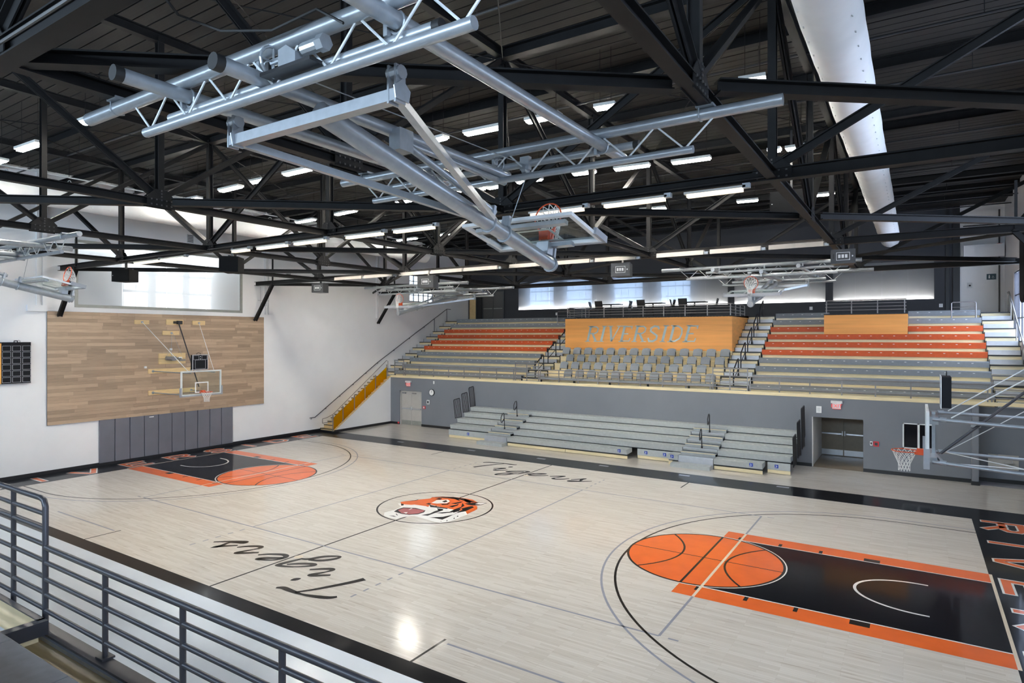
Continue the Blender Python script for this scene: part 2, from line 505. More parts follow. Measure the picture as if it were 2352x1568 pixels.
for s in (-1, 1):
    paint('baseline', flat(min(s*L, s*(L+.06)), max(s*L, s*(L+.06)), -2.45, 2.45, Z2), 'paint_cream')
    fx = 8.535
    xs = sorted((s*fx, s*L))
    paint('lane_paint', flat(xs[0], xs[1], -1.83, 1.83, Z1), 'paint_black')
    for t in (-1, 1):
        ys = sorted((t*1.85, t*2.45))
        paint('lane_edge_paint', flat(xs[0], xs[1], ys[0], ys[1], Z1), 'paint_orange')
        paint('lane_line', flat(xs[0], xs[1], t*1.84-.02, t*1.84+.02, Z2), 'paint_white')
        for a in (8.95, 9.96, 10.91):
            paint('lane_mark', flat(min(s*(a-.04), s*(a+.04)), max(s*(a-.04), s*(a+.04)), *sorted((t*1.86, t*2.08)), Z2), 'paint_line_black')
        paint('lane_block', flat(min(s*11.86, s*12.2), max(s*11.86, s*12.2), *sorted((t*1.86, t*2.08)), Z2), 'paint_line_black')
    cx = s*fx
    paint('ball_paint', disc(cx, 0, 1.83, Z2), 'paint_orange', 'orange painted basketball on the free throw circle')
    paint('ball_outline', MB().ribbon(arc(cx, 0, 1.83, 0, 2*pi, 72)[:-1], .055, Z3, True), 'paint_line_black')
    a0 = -pi/2 if s > 0 else pi/2
    paint('circle_line', MB().ribbon(arc(cx, 0, 1.875, a0, a0+pi, 40), .03, Z3), 'paint_white')
    paint('ball_seam', MB().ribbon([(cx, -1.82), (cx, 1.82)], .055, Z3), 'paint_line_black')
    paint('ball_seam', MB().ribbon([(cx-1.82, 0), (cx+1.82, 0)], .035, Z3), 'paint_line_black')
    for t in (-1, 1):
        pts = [(cx + t*(.55 + 0.62*(y/1.38)**2), y) for y in [-1.38 + 2.76*k/16 for k in range(17)]]
        paint('ball_seam', MB().ribbon(pts, .05, Z3), 'paint_line_black')
    bx = s*(L-1.575)
    for r, w, m in ((6.02, .055, 'paint_line_black'), (6.325, .05, 'paint_grey')):
        q = arc(bx, 0, r, pi/2, 3*pi/2, 72) if s > 0 else arc(bx, 0, r, pi/2, -pi/2, 72)
        paint('three_point_line', MB().ribbon([(s*L, r)] + q + [(s*L, -r)], w, Z1), m)
    q = arc(s*13.0, 0, .9, pi/2, 3*pi/2, 32) if s > 0 else arc(s*13.0, 0, .9, pi/2, -pi/2, 32)
    q = [(s*13.0 + (x - s*13.0)*1.33, y) for x, y in q]
    paint('restricted_arc', MB().ribbon([(s*13.15, .9)] + q + [(s*13.15, -.9)], .06, Z3), 'paint_white')
    # volleyball lines
    for t in (-1, 1):
        paint('volleyball_end_line', flat(s*9-.025, s*9+.025, *sorted((t*2.45, t*4.5)), Z2), 'paint_grey')
        for k in range(5):
            a = 4.75 + .36*k
            paint('attack_dash', flat(s*3-.025, s*3+.025, *sorted((t*a, t*(a+.16))), Z1), 'paint_grey')
        paint('service_mark', flat(*sorted((s*9.17, s*9.36)), t*4.5-.025, t*4.5+.025, Z1), 'paint_grey')
        paint('coach_mark', flat(s*5.82-.025, s*5.82+.025, *sorted((t*6.7, t*7.62)), Z1), 'paint_line_black')
    paint('volleyball_end_line', flat(s*9-.03, s*9+.03, -2.45, 2.45, Z4), 'paint_cream')
    paint('attack_line', flat(s*3-.025, s*3+.025, -4.5, 4.5, Z1), 'paint_grey')
    paint('guide_line', flat(*sorted((s*5.95, s*9.5)), -6.84, -6.79, Z1), 'paint_grey')
    paint('volleyball_side_line', flat(-9, 9, s*4.5-.025, s*4.5+.025, Z1), 'paint_grey')
    paint('net_post_cover', disc(.12, s*5.38, .11, Z3, 20), 'paint_cream')
paint('centre_line', flat(-.028, .028, -W, W, Z1), 'paint_line_black')
paint('centre_circle', MB().ribbon(arc(0, 0, 1.83, 0, 2*pi, 72)[:-1], .055, Z2, True), 'paint_line_black')
for a, b in ((-1.28, 8.5), (1.7, 8.6), (8.68, 8.7), (-9.6, 8.4), (-5.1, 8.45), (5.1, 8.65)):
    paint('floor_plate', flat(a, a+.42, b, b+.16, Z2), 'paint_grey')
# script lettering beside the centre line, near side; the far one is the same turned by half a turn
SCRIPT = {'stem': [(2.54,-5.51),(2.41,-5.83),(2.2,-6.24),(2.02,-6.56),(1.83,-6.82)],
 'bar': [(1.28,-6.89),(1.41,-6.81),(1.65,-6.82),(2.0,-6.82),(2.35,-6.74),(2.64,-6.63),(2.76,-6.5)],
 'dot': [(1.2,-6.46),(1.30,-6.25)],
 'i': [(1.04,-5.8),(1.24,-5.62),(1.43,-5.5),(1.51,-5.56),(1.43,-5.78),(1.32,-5.99),(1.43,-5.98),(1.71,-5.76)],
 'g': [(0.31,-5.39),(0.24,-5.63),(0.16,-5.95),(0.23,-6.02),(0.57,-5.89),(0.88,-5.61),(0.82,-5.52),(0.54,-5.66),(0.31,-5.87)],
 'tail': [(0.26,-5.44),(0.46,-5.35),(0.64,-5.03),(0.94,-4.82),(0.99,-4.98),(0.8,-5.25),(0.5,-5.38)],
 'e': [(-0.84,-5.84),(-0.66,-5.66),(-0.36,-5.5),(-0.19,-5.51),(-0.12,-5.64),(-0.23,-5.88),(-0.49,-6.0),(-0.6,-6.01),(-0.5,-5.88),(-0.27,-5.73),(-0.14,-5.62)],
 'r': [(-1.79,-5.79),(-1.62,-5.58),(-1.36,-5.43),(-1.24,-5.51),(-1.34,-5.77),(-1.43,-6.03),(-1.28,-5.97),(-0.98,-5.72)],
 's': [(-2.7,-5.87),(-2.39,-5.63),(-2.02,-5.41),(-1.96,-5.49),(-2.16,-5.58),(-2.3,-5.69),(-2.26,-5.92),(-2.29,-6.07),(-2.18,-5.93),(-1.91,-5.69)]}
def smooth_line(p, n=5):
    out = []
    for i in range(len(p)-1):
        a = p[max(i-1, 0)]; b = p[i]; c = p[i+1]; d = p[min(i+2, len(p)-1)]
        for k in range(n):
            t = k/n
            out.append(tuple(0.5*((2*b[j]) + (-a[j]+c[j])*t + (2*a[j]-5*b[j]+4*c[j]-d[j])*t*t + (-a[j]+3*b[j]-3*c[j]+d[j])*t**3) for j in (0, 1)))
    return out + [p[-1]]
for sg in (1, -1):
    mb = MB()
    for n_, p in SCRIPT.items():
        q = [(sg*x, sg*y) for x, y in smooth_line(p)]
        m_ = len(q)
        if n_ == 'stem': w = [.17 - .10*k/m_ for k in range(m_)]
        elif n_ == 'dot': w = [.02 + .14*sin(pi*k/(m_-1)) for k in range(m_)]
        else: w = [.075 + .07*abs(sin(pi*2*k/m_)) for k in range(m_)]
        mb.ribbon(q, w, Z4)
    paint('script_lettering', mb, 'paint_line_black', 'black script word Tigers painted across the centre line, ' + ('near' if sg > 0 else 'far') + ' side')
# tiger head emblem in the centre circle
EMB = [('paint_white', [[(-1.25,-.4),(-.88,-.64),(-.81,-1.05),(-.88,-1.39),(-.64,-1.66),(-.4,-1.72),(-.07,-1.71),(-.08,-1.51),(.14,-1.16),(.65,-1.24),(1.06,-1.31),(1.26,-1.31),(1.39,-1.1),(1.43,-.74),(1.4,-.48),(1.42,-.2),(1.22,.04),(.9,.05),(.22,.07),(-.22,-.06),(-.55,-.11),(-1.09,-.31)]]),
 ('paint_orange', [[(-1.31,-.22),(-1.25,-.08),(-.99,.34),(-.77,.65),(-.83,.83),(-.59,1.07),(-.25,1.24),(.18,1.3),(.52,1.31),(.85,1.11),(.97,.79),(1.12,.73),(1.31,.47),(1.35,.27),(1.38,-.15),(1.15,.07),(.83,.01),(.61,.01),(.26,.02),(-.3,.09),(-.15,-.17),(-.61,-.23),(-1.02,-.38),(-1.15,-.35)]]),
 ('paint_line_black', [[(-.7,-1.16),(-.79,-.89),(-.77,-.66),(-.41,-.49),(.05,-.54),(.15,-.73),(.13,-.99),(-.06,-1.18),(-.34,-1.22)],
  [(.34,-.46),(.37,-.14),(.5,-.21),(.48,-.51),(.48,-.94),(.27,-1.0),(.38,-.72)],
  [(.47,-.59),(.77,-.25),(.72,.09),(.73,.4),(.48,.79),(.74,.56),(.83,.15),(.88,-.25),(.7,-.52)],
  [(.63,-1.05),(.93,-.79),(1.06,-.43),(.97,.02),(1.0,.65),(1.11,.57),(1.15,.07),(1.04,-.23),(1.1,-.75),(1.11,-1.02),(.79,-1.02)],
  [(.58,.77),(.79,1.09),(1.17,1.21),(1.14,.92),(.95,.72),(.76,.71)],
  [(-.84,.78),(-.58,1.05),(-.24,1.23),(.2,1.27),(.76,1.13),(.65,.98),(.17,1.07),(-.19,1.01),(-.48,.94)],
  [(-.34,.1),(-.2,.03),(0,.01),(.46,.05),(.51,-.03),(.09,-.11),(-.08,-.16)],
  [(.2,.53),(.28,.74),(.38,.97),(.42,.79),(.38,.56)], [(-1.16,-.35),(-1.04,-.34),(-.91,-.51),(-.97,-.54)],
  [(-.3,1.13),(-.04,1.16),(.32,.93),(.21,.95),(-.04,1.04)],[(.24,1.22),(.61,1.12),(.73,.87),(.56,.92),(.35,1.04)],[(-.57,.69),(-.57,.87),(-.43,.87),(-.39,.71)],[(.36,.24),(.45,.53),(.43,.67),(.54,.47),(.53,.19)],[(-.46,.06),(-.44,.2),(-.32,.19),(-.31,.04)],[(-.05,.32),(.11,.43),(.13,.61),(.21,.37),(.08,.25)],[(.85,.24),(.91,.51),(.98,.71),(1.03,.29),(1.09,.06)],[(.79,-.13),(.79,.09),(.85,.24),(.98,-.04),(.93,-.26)],[(.18,-.15),(.43,-.1),(.45,-.35),(.36,-.3)],[(1.31,-1.08),(1.24,-.96),(1.33,-1.04)],[(1.33,-.77),(1.27,-.64),(1.37,-.75)],[(1.19,-1.19),(1.13,-1.1),(1.21,-1.18)],[(1.29,-.56),(1.23,-.42),(1.32,-.51)],[(-.54,-1.57),(-.38,-1.5),(-.21,-1.56),(-.35,-1.56)],[(-.49,-1.28),(-.32,-1.39),(-.32,-1.42),(-.45,-1.34)],[(-1.25,-.08),(-1.07,.2),(-1.02,.36),(-.98,.26),(-1.07,.1)]]),
 ('paint_pink', [[(-.7,-.98),(-.71,-.72),(-.38,-.57),(.02,-.55),(.08,-.7),(.07,-.92),(-.11,-1.13),(-.39,-1.16)]]),
 ('paint_white', [[(.91,.9),(.92,1.09),(1.15,1.18),(1.1,.95)], [(-.38,.24),(-.45,.6),(-.18,.86),(.01,.73),(.07,.49),(-.17,.27)],
  [(-.97,-.54),(-.7,-.21),(-.24,-.15),(-.14,-.32),(-.52,-.41),(-.78,-.62)], [(-.43,-.8),(-.5,-.59),(-.44,-.59)], [(-.39,-1.07),(-.28,-.99),(-.22,-1.13)]]),
 ('paint_line_black', [[(-.2,.57),(-.19,.77),(-.03,.66),(-.05,.52)]])]
emb = None
for j, (m, polys) in enumerate(EMB):
    mb = MB()
    for p in polys:
        mb.face([(x, y, .0024 + .0004*j) for x, y in p])
    if emb is None:
        emb = paint('tiger_emblem', mb, m, 'orange, black and white tiger head emblem in the centre circle')
    else:
        mb.build('emblem_colour', m, emb)
# block lettering behind both baselines
GLY = {'R': (.85, [[(0,0),(0,1),(.68,1),(.85,.86),(.85,.62),(.68,.48),(.02,.48)], [(.42,.48),(.85,0)]]),
       'I': (.0, [[(0,0),(0,1)]]), 'V': (.85, [[(0,1),(.37,0.02),(.48,0.02),(.85,1)]]),
       'E': (.8, [[(.8,1),(0,1),(0,0),(.8,0)], [(0,.5),(.66,.5)]]),
       'S': (.8, [[(.8,.84),(.66,1),(.14,1),(0,.86),(0,.66),(.14,.53),(.66,.47),(.8,.34),(.8,.14),(.66,0),(.14,0),(0,.16)]]),
       'D': (.82, [[(0,0),(0,1),(.56,1),(.82,.74),(.82,.26),(.56,0),(0,0)]])}
def ext(p, d):
    a = Vector(p[0]) - Vector(p[1]); b = Vector(p[-1]) - Vector(p[-2])
    return [tuple(Vector(p[0]) + a.normalized()*d)] + list(p[1:-1]) + [tuple(Vector(p[-1]) + b.normalized()*d)]
YS = (-7.1, -5.28, -3.65, -1.75, .1, 1.95, 3.6, 5.25, 7.0)
for s in (-1, 1):
    for ch, yc in zip('RIVERSIDE', YS):
        w, st = GLY[ch]
        outl = MB(); core = MB()
        for p in st:
            # letter feet point to the court
            def tr(q): return (s*(14.60 + .84*q[1]), (yc - w/2 + q[0]) * (1 if s < 0 else -1))
            outl.ribbon([tr(q) for q in ext(p, .10)], .26, Z3)
            core.ribbon([tr(q) for q in ext(p, .06)], .17, Z4)
        lo = paint('floor_letter', outl, 'paint_white')
        core.build('letter_fill', 'paint_orange', lo)

# ------------------------------------------------------------------ walls
def wall_with_holes(axis, v0, v1, a0, a1, z0, z1, holes):
    """wall slab between v0..v1 along axis, spanning a0..a1 x z0..z1 with rectangular holes (a0,a1,z0,z1)"""
    mb = MB()
    xs = sorted({a0, a1} | {h[0] for h in holes} | {h[1] for h in holes})
    zs = sorted({z0, z1} | {h[2] for h in holes} | {h[3] for h in holes})
    for i in range(len(xs)-1):
        for j in range(len(zs)-1):
            cx_, cz = (xs[i]+xs[i+1])/2, (zs[j]+zs[j+1])/2
            if any(h[0] < cx_ < h[1] and h[2] < cz < h[3] for h in holes): continue
            if axis == 'x': mb.box(v0, v1, xs[i], xs[i+1], zs[j], zs[j+1])
            else: mb.box(xs[i], xs[i+1], v0, v1, zs[j], zs[j+1])
    return mb
LW = (-3.62, 3.7, 6.75, 9.28)            # big frosted opening in the left wall
SW = (16.33, 18.88, 7.8, 9.68)           # clear gallery window in the left wall
wall_left = struct('wall_left', wall_with_holes('x', XL-.3, XL, -23.3, YB+.3, 0, ZR, [LW, SW]), 'white_wall', 'tall white left end wall')
RWF = (12.4, 19.6, 5.2, 8.25)            # gallery window in the right wall
RWC = (-3.7, 3.7, 6.7, 9.3)
RWN = (-19.5, -12.5, 5.2, 8.3)
struct('wall_right', wall_with_holes('x', XR, XR+.3, -23.3, YB+.3, 0, ZR, [RWF, RWC, RWN]), 'white_wall', 'white right end wall')
DL = (-13.95, -12.17, 0, 2.1)            # double door in the far wall
DR = (9.28, 11.15, 0, 2.08)              # vestibule opening
FW = (12.49, 13.55, 1.08, 2.07)          # small window
wall_far = struct('wall_far', wall_with_holes('y', YF, YF+.2, -14.7, 14.86, 0, 2.885, [DL, DR, FW]), 'grey_wall', 'dark grey lower wall under the far gallery')
BW = [(-11.39, 3.47, 7.36, 9.35), (3.83, 8.73, 7.36, 9.35), (9.09, 13.72, 7.36, 9.35)]
struct('wall_back', wall_with_holes('y', YB, YB+.3, XL, 14.78, 0, ZR, BW), 'dark_wall', 'charcoal back wall behind the far gallery')
struct('wall_back_right', MB().box(14.78, XR, YB-.05, YB+.3, 0, ZR), 'white_wall', 'white return wall in the far right corner')
NW = [(-13.0, -6.5, 6.9, 9.6), (-5.5, 1.0, 6.9, 9.6), (2.0, 8.5, 6.9, 9.6), (9.5, 15.0, 6.9, 9.6)]
struct('wall_near', wall_with_holes('y', -23.3, -23.0, XL, XR, 0, ZR, NW), 'white_wall', 'white wall behind the near stands')
struct('wall_near_low', MB().box(XL, XR, YN-.2, YN, 0, 2.60), 'grey_wall', 'grey wall under the near gallery rail')
ceil = struct('ceiling', MB().box(XL-.3, XR+.3, -23.3, YB+.3, ZR+.02, ZR+.2), 'deck_roof', 'dark boarded roof deck')
me_b = unit_mesh('deck_board', 'deck_roof')
y = -22.85
while y < 23.0:
    unit('deck_board', me_b, ((XL+XR)/2, y, ZR-.01 + random.uniform(-.006, .006)), (XR-XL, .27, .05), ceil)
    y += .30
# baseboards
struct('baseboard_left', MB().box(XL, XL+.03, YN, 8.8, 0, .14), 'black_base')
mb = MB()
for a, b in ((-14.7, DL[0]), (DL[1], DR[0]), (DR[1], 14.66)): mb.box(a, b, YF-.025, YF, 0, .14)
struct('baseboard_far', mb, 'black_base')

# frosted panel with a window behind it
def lightbox(n, axis, face, depth, rect, cols, rows, pane_m, panel_m, back_m, frame_m, seams, led, label, day_sign):
    """depth>0 along axis away from the room"""
    a0, a1, z0, z1 = rect
    def bx(mb, v0, v1, p0, p1, q0, q1):
        v = sorted((v0, v1))
        return mb.box(v[0], v[1], p0, p1, q0, q1) if axis == 'x' else mb.box(p0, p1, v[0], v[1], q0, q1)
    fr = MB(); e = .12; f0, f1 = face - depth*.06, face + depth*.06
    for p0, p1, q0, q1 in ((a0-e, a1+e, z0-e, z0), (a0-e, a1+e, z1, z1+e), (a0-e, a0, z0, z1), (a1, a1+e, z0, z1)):
        bx(fr, f0, f1, p0, p1, q0, q1)
    o = struct('window_%d' % n, fr, frame_m, label)
    xs = [a0] + list(seams) + [a1]
    for i in range(len(xs)-1):
        g = .012
        bx(MB(), face + depth*.03, face + depth*.036, xs[i]+g, xs[i+1]-g, z0, z1).build('frosted_panel', panel_m, o)
    bk = MB(); d = face + depth
    bx(bk, d, d + depth*.1, a0-.3, a1+.3, z0-.3, z1+.3)
    bx(bk, face + depth*.3, d, a0-.3, a0-.25, z0-.3, z1+.3); bx(bk, face + depth*.3, d, a1+.25, a1+.3, z0-.3, z1+.3)
    bx(bk, face + depth*.3, d, a0-.3, a1+.3, z1+.25, z1+.3); bx(bk, face + depth*.3, d, a0-.3, a1+.3, z0-.3, z0-.25)
    bk.build('light_shaft', back_m, o)
    for c0, c1 in cols:
        for r0, r1 in rows:
            bx(MB(), d - depth*.05, d - depth*.02, c0, c1, r0, r1).build('window_pane', pane_m, o)
    if led == 2:
        bx(MB(), face + depth*.7, face + depth*.8, a0+.02, a1-.02, z1-.05, z1-.01).build('light_slot', 'sky_slot', o)
    elif led:
        bx(MB(), face + depth*.16, face + depth*.22, a0+.05, a1-.05, z0+.015, z0+.04).build('light_strip', 'led_strip', o)
    return o
mat('sky_slot', (1, 1, 1), 0.5, emit=45.0, emit_col=(0.93, 0.97, 1.0))
mat('shaft_grey', (0.52, 0.53, 0.55), 0.7)
cols = []
for a, b in ((-1.65, -.63), (-.24, .97), (1.33, 2.39)):
    m_ = (a+b)/2; cols += [(a, m_-.035), (m_+.035, b)]
lightbox(1, 'x', XL, -.45, LW, cols, [(6.72, 7.40), (7.52, 8.22), (8.34, 9.15)], 'day_white', 'frosted', 'box_white', 'trim_metal',
         (-1.9, 0.0, 1.9), 2, 'large frosted panel window above the wood panel', -1)
def blue_cols(spans):
    out = []
    for a, b in spans:
        q = (b-a)/4
        for k in range(4): out.append((a+q*k+.03, a+q*(k+1)-.03))
    return out
lightbox(2, 'y', YB, .45, BW[0], blue_cols(((-10.65, -8.67), (-7.62, -5.68), (-4.05, -2.03), (-.83, 1.1))), [(7.3, 7.95), (8.03, 8.6), (8.68, 9.3)],
         'day_blue', 'frosted_back', 'shaft_grey', 'dark_wall', (-8.8, -5.15, -1.54, 2.13), True, 'long frosted gallery window with four blue lit windows behind', 1)
lightbox(3, 'y', YB, .45, BW[1], [], [], 'day_blue', 'frosted_back', 'shaft_grey', 'dark_wall', (5.06, 6.41, 7.98), True, 'middle frosted gallery panel lit from its lower edge', 1)
lightbox(4, 'y', YB, .45, BW[2], [], [], 'day_blue', 'frosted_back', 'shaft_grey', 'dark_wall', (10.17, 11.41, 12.58), True, 'right frosted gallery panel lit from its lower edge', 1)
# clear daylight windows with muntins
def daywin(n, axis, face, sgn, rect, nx, nz, m, fm, label):
    a0, a1, z0, z1 = rect
    def bx(mb, v0, v1, p0, p1, q0, q1):
        v = sorted((v0, v1))
        return mb.box(v[0], v[1], p0, p1, q0, q1) if axis == 'x' else mb.box(p0, p1, v[0], v[1], q0, q1)
    fr = MB(); e = .06
    for p0, p1, q0, q1 in ((a0, a1, z0, z0+e), (a0, a1, z1-e, z1), (a0, a0+e, z0, z1), (a1-e, a1, z0, z1)):
        bx(fr, face + sgn*.02, face + sgn*.22, p0, p1, q0, q1)
    for i in range(1, nx):
        c = a0 + (a1-a0)*i/nx; bx(fr, face + sgn*.05, face + sgn*.12, c-.025, c+.025, z0, z1)
    for i in range(1, nz):
        c = z0 + (z1-z0)*i/nz; bx(fr, face + sgn*.05, face + sgn*.12, a0, a1, c-.025, c+.025)
    o = struct('window_%d' % n, fr, fm, label)
    for i in range(nx):
        for j in range(nz):
            u0, u1 = a0 + (a1-a0)*i/nx, a0 + (a1-a0)*(i+1)/nx; w0, w1 = z0 + (z1-z0)*j/nz, z0 + (z1-z0)*(j+1)/nz
            bx(MB(), face + sgn*.14, face + sgn*.15, u0, u1, w0, w1).build('window_pane', m, o)
    return o
mat('day_small',  (0.8, 0.9, 1), 0.5, emit=1.1, emit_col=(0.72, 0.87, 1.0))
daywin(5, 'x', XL, -1, SW, 5, 4, 'day_small', 'rail_dark', 'clear gallery window with dark bars in the left wall')
daywin(6, 'x', XR, 1, RWF, 8, 3, 'day_right', 'rail_dark', 'bright blue barred window beside the far right stair')
daywin(7, 'x', XR, 1, RWC, 8, 3, 'day_right', 'rail_dark', 'high window in the middle of the right wall')
daywin(8, 'x', XR, 1, RWN, 8, 3, 'day_right', 'rail_dark', 'window beside the near stands in the right wall')
for i, r in enumerate(NW):
    daywin(9+i, 'y', -23.0, -1, r, 6, 3, 'day_near', 'rail_dark', 'high window in the wall behind the near stands, number %s from the left wall' % ('one', 'two', 'three', 'four')[i])

# pilasters and ledges on the left wall
for i, yy in enumerate((-4.9, 5.3, 13.4)):
    struct('trim_%d' % (i+1), MB().box(XL, XL+.1, yy-.18, yy-.10, 6.6, ZR).box(XL, XL+.1, yy+.02, yy+.18, 6.6, ZR), 'white_wall')
struct('trim_4', MB().box(XL, XL+.16, -5.4, -4.75, 6.42, 6.66), 'white_wall', 'white ledge above the top left of the wood panel')
struct('trim_5', MB().box(XL, XL+.012, -23, YB, 6.44, 6.465), 'white_wall')
struct('trim_6', MB().box(14.2, 14.35, YB-.08, YB-.01, 6.5, ZR).box(14.5, 14.78, YB-.12, YB-.01, 6.5, ZR), 'black_base', 'black column strips beside the gallery window')
struct('trim_7', MB().box(14.9, XR-.05, YB-.6, YB-.05, 9.3, 9.9), 'white_wall', 'white soffit over the corner alcove')
# lower wall end, pillar and fountain alcove on the right
struct('wall_pillar', MB().box(14.66, 14.86, 12.9, 13.9, 0, 2.885), 'grey_wall', 'grey pier at the end of the lower wall')
struct('wall_alcove', MB().box(14.86, XR, 13.9, 14.1, 0, 2.889), 'grey_wall', 'grey alcove wall with the drinking fountain')
struct('baseboard_right', MB().box(14.86, XR, 13.87, 13.9, 0, .14).box(14.63, 14.89, 12.87, 13.0, 0, .14), 'black_base')
struct('floor_alcove', MB().box(14.7, XR, YF-.25, 14.1, 0, .004), 'paint_grey', 'grey alcove floor strip')
# ------------------------------------------------------------------ roof steel
TL = ['nearest', 'second', 'third', 'farthest']
def node_plate(t, x, y, z, along, w=.62, h=.28):
    mb = MB()
    for s in (-1, 1):
        if along == 'x':
            mb.prism([(x-w/2, y+s*.06, z-.1), (x+w/2, y+s*.06, z-.1), (x+w/2, y+s*.06, z+.1), (x+w*.22, y+s*.06, z+h), (x-w*.22, y+s*.06, z+h), (x-w/2, y+s*.06, z+.1)], (0, .012*s, 0))
        else:
            mb.prism([(x+s*.06, y-w/2, z-.1), (x+s*.06, y+w/2, z-.1), (x+s*.06, y+w/2, z+.1), (x+s*.06, y+w*.22, z+h), (x+s*.06, y-w*.22, z+h), (x+s*.06, y-w/2, z+.1)], (.012*s, 0, 0))
    g = part(t, 'gusset_plate', mb, 'steel')
    rv = MB()
    for i in range(5):
        for j in range(2):
            for s in (-1, 1):
                a = -w/2 + .08 + (w-.16)*i/4
                c = (x+a, y+s*.075, z-.05+.1*j) if along == 'x' else (x+s*.075, y+a, z-.05+.1*j)
                rv.box(c[0]-.014, c[0]+.014, c[1]-.014, c[1]+.014, c[2]-.014, c[2]+.014)
    for j in range(3):
        for s in (-1, 1):
            c = (x, y+s*.075, z+.12+.06*j) if along == 'x' else (x+s*.075, y, z+.12+.06*j)
            rv.box(c[0]-.014, c[0]+.014, c[1]-.014, c[1]+.014, c[2]-.014, c[2]+.014)
    lo = Vector(t.location)
    rv.v = [tuple(Vector(v) - lo) for v in rv.v]
    r = rv.build('rivets', 'rivet', g); r['kind'] = 'stuff'
for i, yt in enumerate(TA):
    t = thing('roof_truss', 'dark riveted steel roof truss across the hall, %s of four' % TL[i], 'truss', (0, yt, ZB), group='roof trusses')
    part(t, 'bottom_chord', MB().ibeam((XL+.15, yt, ZB), (XR-.05, yt, ZB), .2, .2), 'steel')
    part(t, 'top_chord', MB().ibeam((XL+.05, yt, ZT), (XR-.05, yt, ZT), .22, .24), 'steel')
    for x in PX:
        part(t, 'vertical', MB().ibeam((x, yt, ZB), (x, yt, ZT), .13, .15, .014, (0, 1, 0)), 'steel')
        node_plate(t, x, yt, ZB, 'x')
    dg = [(-5.45, ZB, -10.9, ZT), (-5.45, ZB, 0, ZT), (5.45, ZB, 0, ZT), (5.45, ZB, 10.9, ZT), (-10.9, ZB, -15.85, 11.0), (10.9, ZB, 16.35, 11.05)]
    for x0, z0, x1, z1 in dg:
        part(t, 'diagonal', MB().angle2((x0, yt, z0+.1), (x1, yt, z1), .17, .13), 'steel')
    for s in (-1, 1):
        if s > 0 and i == 3: continue
        xw = XL+.12 if s < 0 else XR-.12
        part(t, 'knee_brace', MB().ibeam((xw, yt-.02, 6.25), (xw - s*1.45, yt-.02, ZB-.05), .12, .16, .016, (0, 1, 0)), 'steel')
        part(t, 'hanger', MB().bar((xw-s*1.4, yt, ZB), (xw-s*1.4, yt, 9.35), .06, .06), 'steel')
    for x in (-8.2, -2.7, 2.7, 8.2):
        part(t, 'conduit', MB().tube((x-2.6, yt-.16, ZB-.05), (x+2.6, yt-.16, ZB-.05), .018, 6), 'black_metal')
for i, x in enumerate(PX):
    t = thing('cross_frame', 'dark steel cross frame between the trusses, %s from the left wall' % ORD[i], 'roof frame', (x, 0, ZB), group='cross frames')
    for b in range(3):
        y0, y1 = TA[b], TA[b+1]; ym = (y0+y1)/2
        part(t, 'bottom_chord', MB().ibeam((x, y0, ZB), (x, y1, ZB), .16, .15), 'steel')
        part(t, 'top_chord', MB().ibeam((x, y0, ZT), (x, y1, ZT), .16, .2), 'steel')
        part(t, 'vertical', MB().ibeam((x, ym, ZB), (x, ym, ZT), .12, .14, .014, (1, 0, 0)), 'steel')
        for ye in (y0, y1):
            part(t, 'diagonal', MB().angle2((x, ym, ZB+.08), (x, ye, ZT-.1), .15, .11), 'steel')
        node_plate(t, x, ym, ZB, 'y', .56, .26)
t = thing('roof_bracing', 'horizontal diagonal steel bracing in the plane of the lower chords', 'roof frame', (0, 0, ZB))
for b in range(3):
    ym = (TA[b]+TA[b+1])/2
    for x in (-10.9, 0, 10.9):
        for s in (-1, 1):
            xe = x + s*5.45
            if abs(xe) > 15.7: ye = ym + s*4.05; xe = x + s*5.0
            else: ye = ym + s*4.35
            part(t, 'brace', MB().ibeam((x+s*.2, ym+s*.16, ZB+.02), (xe, ye, ZB+.02), .17, .15), 'steel')
            if b == 2:
                part(t, 'brace', MB().angle2((x+s*.2, ym-s*.16, ZB+.02), (xe, 2*ym-ye, ZB+.02), .1, .09), 'steel')
for j, yy in enumerate([-17.5, -15.3, -10.9, -6.5, -1.4, 1.5, 6.7, 11.1, 15.5, 17.7, 19.9]):
    t = thing('purlin', 'dark roof purlin under the boards, %s from the near end of the hall' % ORD[j], 'roof beam', (0, yy, 11.8), group='purlins')
    part(t, 'beam', MB().ibeam((XL, yy, 11.82), (XR, yy, 11.82), .16, .26), 'steel')
    part(t, 'pipe', MB().tube((XL, yy+.5, 11.47), (XR, yy+.5, 11.47), .028, 6), 'black_metal')
    for x in range(-14, 16, 4):
        part(t, 'rod_hanger', MB().tube((x, yy+.5, 11.47), (x, yy+.5, ZR-.02), .008, 5), 'black_metal')
# sway rods between top and bottom planes
t = thing('sway_rods', 'thin crossed tie rods high between the trusses', 'tie rod', (0, 0, ZB))
for b in range(3):
    y0, y1 = TA[b], TA[b+1]
    for x0, x1 in zip(PX[:-1], PX[1:]):
        part(t, 'tie_rod', MB().tube((x0, y0, ZT-.12), (x1, y1, ZT-.12), .014, 5), 'steel')
        part(t, 'tie_rod', MB().tube((x1, y0, ZT-.14), (x0, y1, ZT-.14), .014, 5), 'steel')

